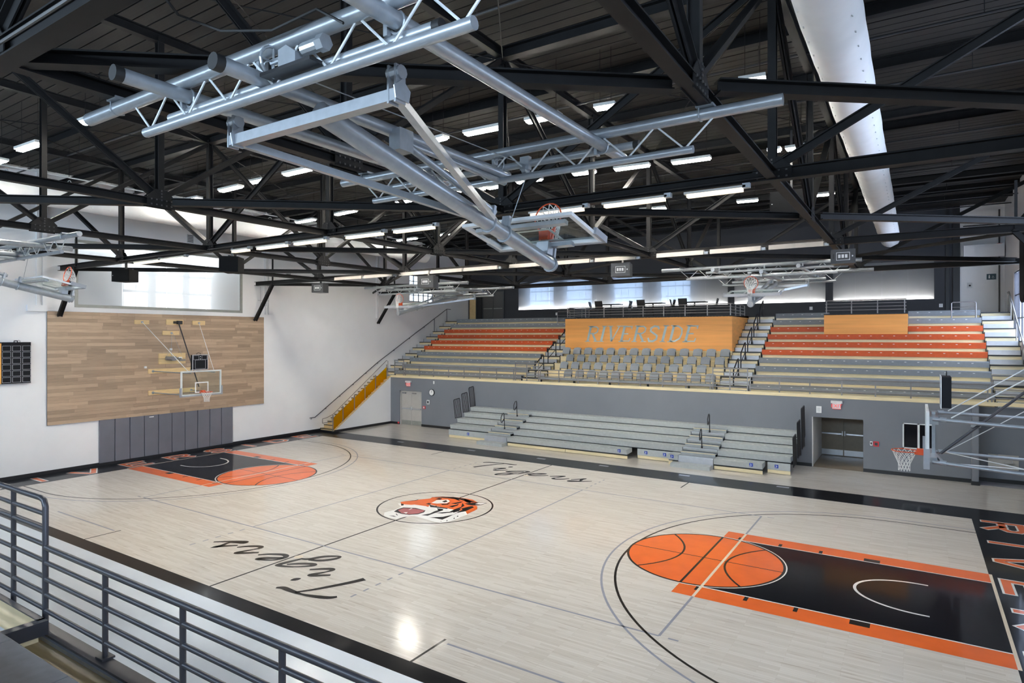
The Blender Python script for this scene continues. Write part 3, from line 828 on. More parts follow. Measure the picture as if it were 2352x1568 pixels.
# ------------------------------------------------------------------ fabric ducts
def duct(x, y0, y1, label):
    t = thing('fabric_duct', label, 'duct', (x, y0, 10.3)); r = .43; n = 20
    mb = MB(); m = int((y1-y0)/.5)
    for k in range(m+1):
        y = y0 + (y1-y0)*k/m
        rr = r * (1 + .012*sin(k*2.1) + .01*sin(k*.7))
        for j in range(n):
            a = 2*pi*j/n
            mb.v.append((x + rr*cos(a), y, 10.3 + rr*sin(a)*(1 - .03*(sin(a) < 0)*abs(sin(k*1.3)))))
    for k in range(m):
        for j in range(n):
            mb.f.append((k*n+j, k*n+(j+1) % n, (k+1)*n+(j+1) % n, (k+1)*n+j))
    c = len(mb.v)
    for e, y in ((0, y0), (m, y1)):
        mb.v.append((x, y + (.1 if e else -.1), 10.3)); i = len(mb.v)-1
        for j in range(n): mb.f.append((e*n+j, e*n+(j+1) % n, i) if e else (e*n+(j+1) % n, e*n+j, i))
    sleeve = part(t, 'sleeve', mb, 'duct_fabric', True)
    part(t, 'hanger_track', MB().box(x-.02, x+.02, y0, y1, 10.98, 11.02), 'tube_white')
    rings = int((y1-y0)/.9)
    for k in range(rings):
        y = y0 + .4 + .9*k
        part(t, 'hanger_ring', MB().path([(x + .17*cos(a), y, 10.73 + .17*sin(a)) for a in [2*pi*q/12 for q in range(12)]], .012, 5, True), 'tube_white')
        if k % 3 == 0: part(t, 'track_rod', MB().tube((x, y, 11.0), (x, y, 11.95), .01, 5), 'steel')
    v = MB()
    for k in range(int((y1-y0)/.55)):
        for a in (-2.4, -.75):
            y = y0+.3+.55*k; cx_, cz = x+.436*cos(a), 10.3+.436*sin(a)
            v.box(cx_-.008, cx_+.008, y-.025, y+.025, cz-.006, cz+.006)
    l = Vector(t.location); v.v = [tuple(Vector(q)-l) for q in v.v]
    o = v.build('vent_holes', 'panel_ink', sleeve); o['kind'] = 'stuff'
duct(-12.0, -14.0, 13.4, 'white fabric air duct high along the left end wall')
duct(11.85, -14.5, 21.0, 'white fabric air duct crossing the roof at the upper right')

# ------------------------------------------------------------------ high bay lights
LIGHTS = [(-10.42,-8.19,-9.65,-8.14),(-8.05,-8.3,-6.83,-8.26),(-4.09,-8.38,-3.2,-8.35),(-10.78,-2.18,-9.63,-2.16),(-7.89,-2.38,-6.72,-2.41),
 (-6.03,-2.55,-5.24,-2.53),(-4.07,-2.58,-2.85,-2.61),(-10.74,3.13,-9.48,3.05),(-7.82,2.82,-6.5,2.68),(-5.33,2.7,-4.58,2.59),(-3.97,2.5,-3.09,2.42),
 (1.29,-2.65,1.77,-2.67),(2.09,-2.69,2.61,-2.74),(3.24,-2.67,4.35,-2.63),(5.04,-2.6,5.9,-2.58),(6.81,-2.5,7.24,-2.44),(9.92,-2.27,10.37,-2.21),
 (-0.15,2.37,0.22,2.38),(0.35,2.46,0.87,2.42),(1.65,2.34,2.54,2.35),(3.73,2.39,4.43,2.46),(5.08,2.57,6.13,2.66),(6.82,2.82,7.89,2.9),
 (9.46,3.15,9.75,3.14),(9.92,3.2,10.36,3.2),(1.74,8.76,2.77,8.77),(3.43,8.98,4.51,9.05),(7.15,9.48,7.86,9.58),(9.55,9.87,10.43,9.93),
 (-10.6,9.57,-9.26,9.54),(-7.61,9.41,-6.94,9.35),(-1.38,2.39,-0.85,2.32),]
ROWN = {-14: 'near stand row', -8: 'nearest visible row', -2: 'row past the second truss', 3: 'mid court row', 9: 'far bleacher row'}
def rowkey(y): return min(ROWN, key=lambda k: abs(k - y))
cnt = {}
order = sorted(range(len(LIGHTS)), key=lambda i: LIGHTS[i][0])
for i in order:
    x0, y0, x1, y1 = LIGHTS[i]
    k = rowkey(y0); cnt[k] = cnt.get(k, 0) + 1
    zc = 10.6; c = ((x0+x1)/2, (y0+y1)/2, zc)
    t = thing('high_bay_light', 'glowing linear ceiling light, %s from the left in the %s' % (ORD[cnt[k]-1], ROWN[k]), 'ceiling light', c, group='linear high bay lights')
    part(t, 'diffuser', MB().bar((x0, y0, zc), (x1, y1, zc), .16, .03), 'led_glow')
    part(t, 'housing', MB().bar((x0-.03, y0, zc+.06), (x1+.03, y1, zc+.06), .26, .07), 'lamp_housing')
    for xx in (x0+.08, x1-.08):
        part(t, 'hanger_wire', MB().tube((xx, c[1], zc+.09), (xx, c[1], ZR-.03), .006, 5), 'steel')

# ------------------------------------------------------------------ strip lights under the chords
SA = [(-9.58,-8.04),(-7.91,-6.52),(-3.97,-3.23),(-2.79,-1.54),(-1.17,.01),(.84,2.07),(2.47,3.68),(6.28,7.46),(7.92,9.1),(9.51,10.46)]
SB = [(-9.48,-7.73),(-7.57,-5.89),(-5.49,-3.85),(-3.75,-2.14),(-2.05,-.46),(.09,1.43),(1.83,3.4),(3.62,5.1),(5.82,7.34),(7.54,9.04),(9.26,10.73)]
for row, (segs, yt, z, lit) in enumerate(((SA, -4.3, 7.93, True), (SB, 4.5, 8.0, False))):
    for i, (a, b) in enumerate(segs):
        w = 'second' if row == 0 else 'third'
        y = yt - .17 if lit else yt - .2
        t = thing('strip_light', '%s strip light under the %s truss, %s from the left wall' % ('lit' if lit else 'pale far-facing', w, ORD[i]), 'strip light', ((a+b)/2, y, z), group='strip lights on the %s truss' % w)
        if lit:
            part(t, 'lamp_cover', MB().prism([(a, y-.06, z-.03), (a, y+.06, z-.03), (a, y+.05, z+.03), (a, y-.05, z+.03)], (b-a, 0, 0)), 'strip_glow')
            part(t, 'housing', MB().box(a-.05, b+.05, y-.05, y+.09, z+.03, z+.07), 'lamp_housing')
        else:
            part(t, 'reflector', MB().prism([(a, y-.13, z+.0), (a, y-.11, z+.14), (a, y+.02, z+.14), (a, y+.02, z+.02)], (b-a, 0, 0)), 'strip_housing')
            part(t, 'lamp_cover', MB().box(a+.04, b-.04, y+.022, y+.028, z+.04, z+.135), 'strip_far_glow')  # unseen lamp face behind the reflector, added to light the far stands
        part(t, 'end_bracket', MB().box(b, b+.12, y-.05, y+.05, z+.02, z+.10), 'galvanised')
        part(t, 'cable', MB().tube((a+.2, y+.1, z+.05), (b, y+.12, z+.1), .012, 5), 'black_metal')

# ------------------------------------------------------------------ ceiling hung basketball goals
def rect_ring(mb, c, u, v, hu, hv, w, d, n):
    """picture frame in plane u,v; n normal with thickness d"""
    for s in (-1, 1):
        mb.bar(c + v*(s*(hv - w/2)) - u*hu, c + v*(s*(hv - w/2)) + u*hu, d, w, v)
        mb.bar(c + u*(s*(hu - w/2)) - v*(hv-w), c + u*(s*(hu - w/2)) + v*(hv-w), d, w, u)
    return mb
def net_mesh(c, n_, down, side, r, length, seg=12, rows=6, rad=.006, droop=None):
    """diamond net hanging from a ring centre c; ring spanned by n_ and side"""
    mb = MB(); pts = []
    for k in range(rows+1):
        f = k/rows
        rr = r * (1 - .52*min(1, f*1.5)) if f < .67 else r*.48*(1 - .05*(f-.67))
        ring = []
        for j in range(seg):
            a = 2*pi*(j + .5*(k % 2))/seg
            p = c + n_*cos(a)*rr + side*sin(a)*rr + down*(length*f)
            if droop: p = droop(p, f, a, rr)
            ring.append(p)
        pts.append(ring)
    for k in range(rows):
        for j in range(seg):
            p = pts[k][j]
            if k % 2 == 0: q = (pts[k+1][j], pts[k+1][j-1])
            else: q = (pts[k+1][(j+1) % seg], pts[k+1][j])
            for e in q: mb.tube(p, e, rad, 4, caps=False)
    return mb
def goal_board(t, c, u, v, n, back, pad_w=1.83, marks=True):
    """glass board: centre c, u right, v up, n towards the court"""
    bd = part(t, 'backboard', MB().bar(c - v*.52, c + v*.52, 1.80, .012, n), 'glass')
    loc = Vector(t.location)
    def sub(name, mb, m):
        mb.v = [tuple(Vector(q) - loc) for q in mb.v]; return mb.build(name, m, bd)
    sub('board_frame', rect_ring(MB(), c - n*.02, u, v, .915, .535, .065, .05, n), 'frame_white')
    if marks:
        f = MB(); o = c - v*.19 + n*.009
        rect_ring(f, o, u, v, .305, .23, .05, .003, n); sub('target_square', f, 'frame_white')
    p = MB(); b = c - v*.535
    p.bar(b - u*.93, b + u*.93, .10, .06, v)
    for s in (-1, 1):
        p.bar(b + u*(s*.925) - v*.03, b + u*(s*.925) + v*.36, .10, .05, u)
    sub('board_padding', p, 'pad_grey')
    return bd
def rim(t, c, n, v, u, net=True, droop=None):
    """ring centre from board face"""
    rc = c - v*.38 + n*.38
    hp = [rc + u*(.2286*cos(a)) + n*(.2286*sin(a)) for a in [2*pi*k/24 for k in range(24)]]
    r = part(t, 'rim', MB().path(hp, .011, 6, True), 'rim_orange')
    loc = Vector(t.location)
    mb = MB().bar(c - v*.38 + n*.01, c - v*.38 + n*.16, .14, .12, v)
    mb.bar(c - v*.40 + n*.01 - u*.1, c - v*.40 + n*.2 - u*.13, .02, .05, v); mb.bar(c - v*.40 + n*.01 + u*.1, c - v*.40 + n*.2 + u*.13, .02, .05, v)
    mb.v = [tuple(Vector(q) - loc) for q in mb.v]; mb.build('rim_bracket', 'rim_orange', r)
    nm = net_mesh(rc, n, -v, u, .222, .42, droop=droop)
    part(t, 'net', nm, 'net_white')

HX, HY, HZ = 8.15, -11.6, 7.62
hoist = thing('ceiling_hoop', 'folded ceiling hung basketball goal closest to the near railing, overhead', 'basketball hoop', (HX, HY, HZ), group='ceiling hung goals')
t = hoist
def webs(x0, x1, y, zt, zb, n):
    for k in range(n):
        a = x0 + (x1-x0)*k/n; b = x0 + (x1-x0)*(k+1)/n; m_ = (a+b)/2
        part(t, 'web_rod', MB().tube((a, y, zt), (m_, y, zb), .012, 6), 'tube_white')
        part(t, 'web_rod', MB().tube((m_, y, zb), (b, y, zt), .012, 6), 'tube_white')
part(t, 'header_pipe', MB().tube((4.72, -12, 8.0), (11.75, -12, 8.0), .072, 14), 'galvanised', True)
part(t, 'header_pipe', MB().tube((4.88, -8.25, 8.0), (11.72, -8.25, 8.0), .066, 14), 'galvanised', True)
part(t, 'joist_chord', MB().tube((6.0, -12, 7.62), (10.35, -12, 7.62), .05, 12), 'galvanised', True)
part(t, 'joist_chord', MB().tube((5.6, -8.25, 7.62), (10.75, -8.25, 7.62), .046, 12), 'galvanised', True)
webs(5.75, 10.6, -12, 7.97, 7.64, 7); webs(5.35, 11.0, -8.25, 7.97, 7.64, 8)
part(t, 'cross_pipe', MB().tube((6.35, -11.92, 7.73), (9.95, -11.92, 7.73), .05, 12), 'galvanised', True)
part(t, 'cross_pipe', MB().tube((5.7, -8.15, 7.82), (10.0, -8.15, 7.82), .05, 12), 'galvanised', True)
for x, z, a, b in ((9.58, 7.86, -12.9, -7.55), (6.75, 7.86, -12.65, -7.75), (8.0, 7.74, -12.45, -8.0)):
    part(t, 'long_pipe', MB().tube((x, a, z), (x, b, z), .07, 14), 'galvanised', True)
    part(t, 'pipe_cap', MB().tube((x, a-.03, z), (x, a+.05, z), .074, 14), 'rubber_black', True)
part(t, 'pipe_cap', MB().tube((9.93, -11.92, 7.73), (10.0, -11.92, 7.73), .054, 12), 'rubber_black', True)
part(t, 'pipe_cap', MB().tube((9.98, -8.15, 7.82), (10.05, -8.15, 7.82), .054, 12), 'rubber_black', True)
for x in (5.45, 10.9):
    for y in (-12, -8.25):
        part(t, 'beam_clamp', MB().path([(x-.07, y-.07, 8.08), (x-.07, y-.07, 7.95), (x-.07, y, 7.93), (x-.07, y+.07, 7.95), (x-.07, y+.07, 8.08)], .01, 6).box(x-.1, x+.1, y-.1, y+.1, 8.06, 8.09), 'galvanised')
for x in (6.75, 9.58, 8.0):
    for y in (-11.95, -8.2):
        part(t, 'pipe_clamp', MB().path([(x + .075*cos(a), y, 7.85 + .085*sin(a)) for a in [2*pi*k/12 for k in range(12)]], .012, 6, True).box(x-.1, x-.06, y-.05, y+.05, 7.75, 7.98), 'galvanised')
part(t, 'hinge_bar', MB().bar((6.92, HY, 7.47), (9.3, HY, 7.47), .11, .10), 'galvanised')
for x in (6.98, 9.24):
    part(t, 'hinge_bracket', MB().box(x-.05, x-.03, HY-.06, HY+.06, 7.40, 7.72).box(x+.03, x+.05, HY-.06, HY+.06, 7.40, 7.72).tube((x-.07, HY, 7.66), (x+.07, HY, 7.66), .06, 10).prism([(x+.06, HY-.08, 7.42), (x+.06, HY+.08, 7.42), (x+.06, HY+.1, 7.52), (x+.06, HY, 7.6), (x+.06, HY-.1, 7.52)], (.012, 0, 0)), 'galvanised')
M0 = Vector((HX, -11.5, 7.58)); M1 = Vector((HX, -6.95, 6.55)); MD = (M1-M0).normalized(); MU = Vector((0, -MD.z, MD.y))
part(t, 'mast', MB().tube(M0, M1, .105, 18), 'galvanised', True)
for f in (.62, .70, .985):
    c = M0 + (M1-M0)*f
    part(t, 'mast_band', MB().path([c + Vector((1, 0, 0))*.115*cos(a) + MU*.115*sin(a) for a in [2*pi*k/16 for k in range(16)]], .014, 6, True), 'galvanised')
    part(t, 'band_bracket', MB().bar(c + MU*.1 + MD*.02, c + MU*.26 + MD*.02, .05, .12, (1, 0, 0)), 'galvanised')
J = M0 + (M1-M0)*.66 + MU*.06
for x in (6.98, 9.24):
    part(t, 'side_brace', MB().bar((x, HY, 7.47), J, .075, .075), 'galvanised')
part(t, 'fold_strut', MB().tube((8.1, -10.3, 7.62), M0 + (M1-M0)*.64 + MU*.2, .045, 10), 'galvanised', True)
part(t, 'strut_knuckle', MB().box(8.02, 8.18, -10.42, -10.2, 7.5, 7.74), 'galvanised')
part(t, 'fold_strut', MB().tube((8.02, -10.3, 7.66), (8.02, -8.1, 7.62), .04, 10), 'galvanised', True)
BC = M0 + (M1-M0)*.83 + MU*.30 + MD*.12
U = Vector((1, 0, 0)); Vv = -MD
goal_board(t, BC, U, Vv, MU, None)
part(t, 'mount_arm', MB().bar(BC - MU*.06 - U*.75 + Vv*.35, BC - MU*.06 + U*.75 + Vv*.35, .06, .1, Vv).bar(BC - MU*.06 - U*.45 - Vv*.45, BC - MU*.06 + U*.45 - Vv*.45, .06, .1, Vv), 'galvanised')
part(t, 'rim_mount', MB().bar(BC - MU*.03 - Vv*.38, BC - MU*.22 - Vv*.40, .2, .16, Vv), 'galvanised')
def net_droop(p, f, a, rr):
    base = BC - Vv*.38 + MU*.38
    q = Vector(p); down = Vector((0, 0, -1))
    k = f*f*.9 + f*.1
    tgt = base + down*(.10 + .30*f) + MD*(.05 + .14*f) + U*(rr*.7*sin(a))
    return q*(1-min(1, k*1.6)) + tgt*min(1, k*1.6)
rim(t, BC, MU, Vv, U, droop=net_droop)
part(t, 'winch', MB().prism([(8.4, -12.14, 7.72), (8.62, -12.14, 7.72), (8.62, -12.14, 7.80), (8.5, -12.14, 7.88), (8.4, -12.14, 7.86)], (0, .14, 0)).tube((8.66, -12.08, 7.82), (8.85, -12.08, 7.82), .055, 12).tube((8.85, -12.08, 7.82), (8.93, -12.08, 7.82), .07, 6), 'galvanised')
part(t, 'winch_wheel', MB().path([(8.22, -12.05 + .13*cos(a), 7.83 + .13*sin(a)) for a in [2*pi*k/16 for k in range(16)]], .014, 6, True).tube((8.22, -12.18, 7.83), (8.22, -11.92, 7.83), .01, 5).tube((8.22, -12.05, 7.70), (8.22, -12.05, 7.96), .01, 5).tube((8.2, -12.05, 7.83), (8.4, -12.05, 7.83), .03, 8), 'galvanised')
part(t, 'winch_base', MB().box(8.15, 8.8, -12.14, -12.0, 7.69, 7.72), 'black_metal')
part(t, 'pulley', MB().tube((8.4, -8.2, 7.72), (8.46, -8.2, 7.72), .07, 12).box(8.36, 8.5, -8.24, -8.16, 7.72, 7.9), 'galvanised')
part(t, 'lift_cable', MB().tube((8.43, -8.15, 7.7), M0 + (M1-M0)*.72 + MU*.12, .006, 5), 'galvanised')
part(t, 'lift_cable', MB().tube((8.3, -12.0, 7.76), (8.43, -8.2, 7.79), .006, 5), 'galvanised')
part(t, 'power_cable', MB().path([(7.6, -12.9, 8.5), (7.7, -12.6, 8.15), (8.0, -12.4, 8.02), (8.4, -12.2, 8.0), (8.9, -12.15, 8.06), (9.15, -12.1, 7.9)], .012, 5), 'rubber_black')
clone(hoist, (-HX, HY, HZ), 0, 'folded ceiling hung basketball goal at the left edge by the knee brace')
clone(hoist, (-HX, -HY, HZ), pi, 'folded white ceiling hung goal above the far left bleachers')
clone(hoist, (HX, -HY, HZ), pi, 'folded white ceiling hung goal above the far right bleachers')
# ------------------------------------------------------------------ upper far stand
def plates(parent, root, y, zs):
    mb = MB(); l = Vector(root.location)
    for x0, x1, z in zs:
        x = x0 + .35
        while x < x1 - .2:
            mb.box(x, x+.07, y-.003, y+.001, z-.055, z-.035); x += .46
    mb.v = [tuple(Vector(v) - l) for v in mb.v]
    o = mb.build('seat_number_plates', 'box_white', parent); o['kind'] = 'stuff'
def stand(name, label, x0, x1, k0, k1, cuts=None, seats=True):
    t = thing(name, label, 'bleachers', ((x0+x1)/2, rowY(0), 2.95))
    for k in range(k0, k1+1):
        y, z = rowY(k), rowZ(k)
        segs = [(x0, x1)]
        if cuts and k in cuts:
            c = cuts[k]; segs = [(x0, c[0]), (c[1], x1)]
        for a, b in segs:
            part(t, 'deck_board', MB().box(a, b, y+.02, y+.75, z-.05, z), 'plywood')
            part(t, 'riser_board', MB().box(a, b, y+.04, y+.065, z-.40, z-.05), 'plywood')
            if seats:
                m = 'seat_orange' if 4 <= k <= 7 else 'seat_grey'
                s = part(t, 'bench_seat', MB().prism([(a, y-.035, z-.13), (a, y-.055, z+.09), (a, y-.035, z+.12), (a, y+.28, z+.115), (a, y+.30, z+.01), (a, y+.0, z-.13)], (b-a, 0, 0)), m)
                plates(s, t, y-.054, [(a, b, z+.08)])
            for xe in (a, b):
                part(t, 'end_cap', MB().box(xe-.012, xe+.012, y-.03, y+.12, z-.36, z+.05), 'black_metal')
    return t
stand('upper_bleachers', 'upper left bleachers with four orange bench rows between grey rows', -14.8, -5.35, 0, 9)
stand('upper_bleachers', 'upper right bleachers with four orange bench rows around the small booth', 6.65, 15.4, 0, 9, {7: (9.2, 12.62), 8: (9.2, 12.62), 9: (9.2, 12.62)})
stand('upper_bleachers', 'wooden centre tiers carrying the grey chairs under the orange booth', -4.1, 5.22, 0, 3, None, False)
t = thing('front_bench', 'long grey bench behind the railing below the stadium chairs', 'bench', (.5, 13.5, 2.955))
part(t, 'bench_seat', MB().box(-4.1, 5.22, 13.46, 13.72, 3.13, 3.26), 'seat_grey')
for x in (-4.0, -2, 0, 2, 4, 5.1): part(t, 'leg', MB().box(x-.02, x+.02, 13.5, 13.68, 2.956, 3.13), 'black_metal')
# front deck of the gallery
g = thing('gallery_deck', 'plywood walkway edge along the top of the grey far wall', 'walkway', (0, YF, 2.95))
part(g, 'deck', MB().box(XL+1.2, XR, YF-.02, 13.8, 2.89, 2.955), 'plywood')
part(g, 'fascia', MB().box(XL+1.2, XR, YF-.03, YF-.01, 2.955, 3.03), 'plywood')
mezz = struct('floor_gallery', MB().box(XL, XR, rowY(9)+.7, YB, 6.3, rowZ(9)), 'grey_wall', 'gallery floor behind the top bleacher row')

def aisle(label, x0, x1, k0, k1):
    t = thing('aisle_stair', label, 'stairs', ((x0+x1)/2, rowY(k0), rowZ(k0)-.37))
    for k in range(k0, k1+1):
        y, z = rowY(k), rowZ(k)
        part(t, 'tread', MB().box(x0, x1, y, y+.75, z-.045, z-.004), 'plywood')
        part(t, 'nosing', MB().box(x0, x1, y-.02, y+.03, z-.05, z+.002), 'black_metal')
        part(t, 'riser', MB().box(x0, x1, y+.02, y+.04, z-.38, z-.05), 'plywood')
        part(t, 'half_step', MB().box(x0+.02, x1-.02, y-.30, y+.02, z-.215, z-.185), 'step_metal')
        part(t, 'half_riser', MB().box(x0+.02, x1-.02, y-.29, y-.27, z-.37, z-.215), 'step_metal')
        part(t, 'end_post', MB().box(x0, x0+.02, y-.3, y-.26, z-.37, z-.17), 'black_metal')
        part(t, 'end_post', MB().box(x1-.02, x1, y-.3, y-.26, z-.37, z-.17), 'black_metal')
    return t
aisle('aisle stair with grey half steps left of the orange booth', -5.3, -4.13, 0, 9)
aisle('aisle stair with grey half steps right of the orange booth', 5.26, 6.58, 0, 9)
aisle('aisle stair along the left wall above the amber stair', XL+.03, -14.82, 0, 9)
aisle('aisle stair along the right wall under the blue window', 15.43, XR-.02, 0, 9)

def loop_rail(label, x, k, grp):
    y0, z0 = rowY(k)+.12, rowZ(k); y1, z1 = y0+.92, z0+.37
    t = thing('aisle_handrail', label, 'handrail', (x, y0, z0), group=grp)
    part(t, 'tube_loop', MB().path([(x, y0, z0-.2), (x, y0, z0+.62), (x, y0+.04, z0+.72), (x, y1-.12, z1+.80), (x, y1-.02, z1+.82), (x, y1, z1+.74), (x, y1, z1)], .03, 8), 'black_metal', True)
    part(t, 'mid_tube', MB().path([(x, y0, z0+.25), (x, y1, z1+.38)], .018, 6), 'black_metal')
    part(t, 'foot_plate', MB().tube((x, y1, z1), (x, y1, z1+.1), .045, 8), 'black_metal')
for i, k in enumerate((0, 2, 4, 6, 8)):
    if k < 8: loop_rail('black looped handrail in the left aisle by the booth, %s from the bottom' % ORD[i], -4.55, k, 'handrails in the left aisle')
    loop_rail('black looped handrail in the right aisle by the booth, %s from the bottom' % ORD[i], 5.95, k, 'handrails in the right aisle')

# grey stadium chairs under the booth
def make_chair(t):
    s = MB()
    prof = [(-.24, .40), (-.25, .44), (-.05, .445), (.14, .42), (.18, .44), (.20, .50), (.24, .80), (.22, .84), (.19, .80), (.15, .53), (.12, .47), (-.05, .41)]
    return prof
CH = {3: [-3.72+.675*k for k in range(14)], 2: [-3.12+.675*k for k in range(13)], 1: [-3.12+.675*k for k in range(12)], 0: [-2.5+.675*k for k in range(12)]}
def chair_proto():
    t = thing('stadium_chair', '', 'chair', (0, 0, 0), group='grey stadium chairs')
    w = .225
    b = MB()
    # curved back: rows of points, arched top edge
    n = 7
    for side in (0, 1):
        for i in range(n):
            u = -1 + 2*i/(n-1)
            yb = .20 + .04*(1-u*u) + (.025 if side else 0)
            b.v += [(u*w, yb-.10, .06), (u*w, yb-.05, .36+.05*(1-u*u))]
    for i in range(n-1):
        a = 2*i; c = 2*n + 2*i
        b.f += [(a, a+2, a+3, a+1), (c+1, c+3, c+2, c), (a+1, a+3, c+3, c+1), (a, c, c+2, a+2)]
    b.f += [(0, 1, 2*n+1, 2*n), (2*n-2, 4*n-2, 4*n-1, 2*n-1)]
    b.build('backrest', 'seat_grey', t)
    MB().prism([(-w*.95, .03, .03), (-w*.95, .0, .05), (-w*.95, .05, .28), (-w*.95, .09, .27)], (1.9*w, 0, 0)).build('seat', 'seat_grey', t)
    for s in (-1, 1):
        MB().bar((s*w*.98, .06, -.10), (s*w*.98, .07, .12), .03, .05).bar((s*w*.98, .07, .10), (s*w*.98, .12, .2), .03, .05).build('leg', 'black_metal', t)
    return t
proto = None
for k, xs in CH.items():
    for i, x in enumerate(xs):
        lab = 'grey stadium chair, %s from the left in the %s row' % (ORD[i], ('lowest', 'second lowest', 'second highest', 'highest')[k])
        loc = (x, rowY(k)-.02, rowZ(k)+.10)
        if proto is None:
            proto = chair_proto(); proto.location = loc; proto['label'] = lab
        else:
            clone(proto, loc, 0, lab)

# orange booths
bt = thing('press_booth', 'large orange wooden booth front with RIVERSIDE lettering above the grey chairs', 'booth', (.57, 16.6, rowZ(4)))
me_p = [(-4.11, 5.25)]
part(bt, 'front_panel', MB().box(-4.11, 5.25, 16.58, 16.64, rowZ(4)+.02, 6.46), 'booth_orange')
part(bt, 'kick_board', MB().box(-4.11, 5.25, 16.60, 16.64, rowZ(3)-.05, rowZ(4)+.02), 'plywood')
part(bt, 'top_deck', MB().box(-4.11, 5.25, 16.58, rowY(9)+.8, 6.44, 6.50), 'dark_wall')
for x in (-4.11, 5.19):
    pts = [(x, 16.64, rowZ(4))]
    for k in range(5, 10):
        pts += [(x, rowY(k), rowZ(k-1)), (x, rowY(k), rowZ(k))]
    pts += [(x, rowY(9)+.5, 6.45), (x, 16.64, 6.45)]
    part(bt, 'side_panel', MB().prism(pts, (.06, 0, 0)), 'booth_orange')
# italic serif letters
SER = {'R': [[(.16,0),(.16,1)], [(.16,.97),(.5,.97),(.64,.86),(.64,.64),(.5,.52),(.16,.52)], [(.36,.52),(.66,.02)]],
       'I': [[(.2,0),(.2,1)]], 'V': [[(.1,1),(.36,.0)], [(.36,.0),(.64,1)]],
       'E': [[(.16,0),(.16,1)], [(.16,.97),(.6,.97),(.6,.8)], [(.16,.5),(.48,.5)], [(.16,.03),(.62,.03),(.64,.22)]],
       'S': [[(.6,.78),(.52,.94),(.3,.98),(.14,.86),(.16,.66),(.36,.52),(.56,.38),(.58,.16),(.42,.02),(.2,.03),(.1,.24)]],
       'D': [[(.16,0),(.16,1)], [(.16,.97),(.4,.97),(.62,.8),(.68,.5),(.62,.2),(.4,.03),(.16,.03)]]}
THK = {'R': (.13,.07,.12), 'I': (.13,), 'V': (.13,.06), 'E': (.13,.06,.06,.06), 'S': (.10,), 'D': (.13,.08)}
SRF = {'R': [(.16,0),(.16,1),(.68,0)], 'I': [(.2,0),(.2,1)], 'V': [(.1,1),(.64,1)], 'E': [(.16,0),(.16,1)], 'S': [], 'D': [(.16,0),(.16,1)]}
ADV = {'R': .80, 'I': .46, 'V': .78, 'E': .76, 'S': .74, 'D': .82}
x = 0
tot = sum(ADV[c] for c in 'RIVERSIDE')
for ch in 'RIVERSIDE':
    mb = MB()
    def tr(q): return (-2.85 + (x + q[0] + .22*q[1]) * 6.35/tot, 5.16 + .84*q[1])
    for p, w in zip(SER[ch], THK[ch]): mb.ribbon([tr(q) for q in p], w*1.0, 0)
    for q in SRF[ch]: mb.ribbon([tr((q[0]-.15, q[1])), tr((q[0]+.15, q[1]))], .045, 0)
    mb.v = [(a, 16.576 - c, b) for a, b, c in mb.v]
    part(bt, 'booth_letter', mb, 'booth_letter')
    x += ADV[ch]
sb = thing('camera_booth', 'small plain orange wooden booth in the upper right bleachers', 'booth', (10.9, 18.0, rowZ(6)))
part(sb, 'front_panel', MB().box(9.2, 12.62, 18.06, 18.12, rowZ(6)+.02, 6.48), 'booth_orange')
part(sb, 'top_deck', MB().box(9.2, 12.62, 18.06, rowY(9)+.8, 6.46, 6.52), 'dark_wall')
for x in (9.2, 12.56): part(sb, 'side_panel', MB().box(x, x+.06, 18.12, rowY(9)+.5, 5.9, 6.46), 'booth_orange')

# ------------------------------------------------------------------ railings
def railing(label, x0, x1, y, zb, zt, nr, posts, m='rail_metal', r=.02, post_w=.045, flat_posts=True, extra=None, name='guard_rail', ydir=None):
    t = thing(name, label, 'railing', ((x0+x1)/2, y, zb))
    for k in range(nr):
        z = zt - (zt-zb)*k/nr * (.98)
        part(t, 'top_rail' if k == 0 else 'rail_bar', MB().tube((x0, y, z), (x1, y, z), r if k else r*1.25, 8), m, True)
    for x in posts:
        part(t, 'post', MB().box(x-post_w/2, x+post_w/2, y-.012, y+.012, zb-.02, zt) if flat_posts else MB().tube((x, y, zb), (x, y, zt), post_w/2, 10), m, not flat_posts)
    return t
def steps(a, b, n): return [a + (b-a)*k/n for k in range(n+1)]
railing('long grey pipe railing along the upper left gallery edge', -13.6, -5.55, 13.36, 2.98, 3.66, 4, steps(-13.55, -5.6, 7))
railing('taller grey pipe railing in front of the left booth aisle', -5.5, -4.0, 13.36, 2.98, 4.0, 6, steps(-5.48, -4.02, 2))
railing('long grey pipe railing below the rows of grey chairs', -3.95, 5.1, 13.36, 2.98, 3.66, 4, steps(-3.9, 5.05, 8))
railing('taller grey pipe railing in front of the right booth aisle', 5.15, 6.7, 13.36, 2.98, 4.0, 6, steps(5.17, 6.68, 2))
railing('long grey pipe railing along the upper right gallery edge', 6.75, 15.2, 13.36, 2.98, 3.66, 4, steps(6.8, 15.15, 7))
railing('taller grey pipe railing in front of the far right stair', 15.25, XR-.05, 13.36, 2.98, 4.0, 6, steps(15.27, XR-.07, 1))
railing('taller grey pipe railing at the head of the amber stair', -14.45, -13.65, 13.36, 2.98, 3.95, 6, steps(-14.43, -13.67, 1))
railing('grey pipe railing on top of the RIVERSIDE booth', -4.05, 5.2, 16.66, 6.5, 7.08, 4, steps(-4.0, 5.15, 8))
railing('grey pipe railing on top of the small orange booth', 9.25, 12.57, 18.14, 6.52, 7.15, 4, steps(9.3, 12.5, 3))
t = railing('short grey end railing at the right end of the booth roof', 5.2, 5.21, 16.7, 6.5, 7.08, 1, [])
for k in range(4): part(t, 'rail_bar', MB().tube((5.18, 16.7, 7.08-.15*k), (5.18, 19.6, 7.08-.15*k), .018, 6), 'rail_metal')
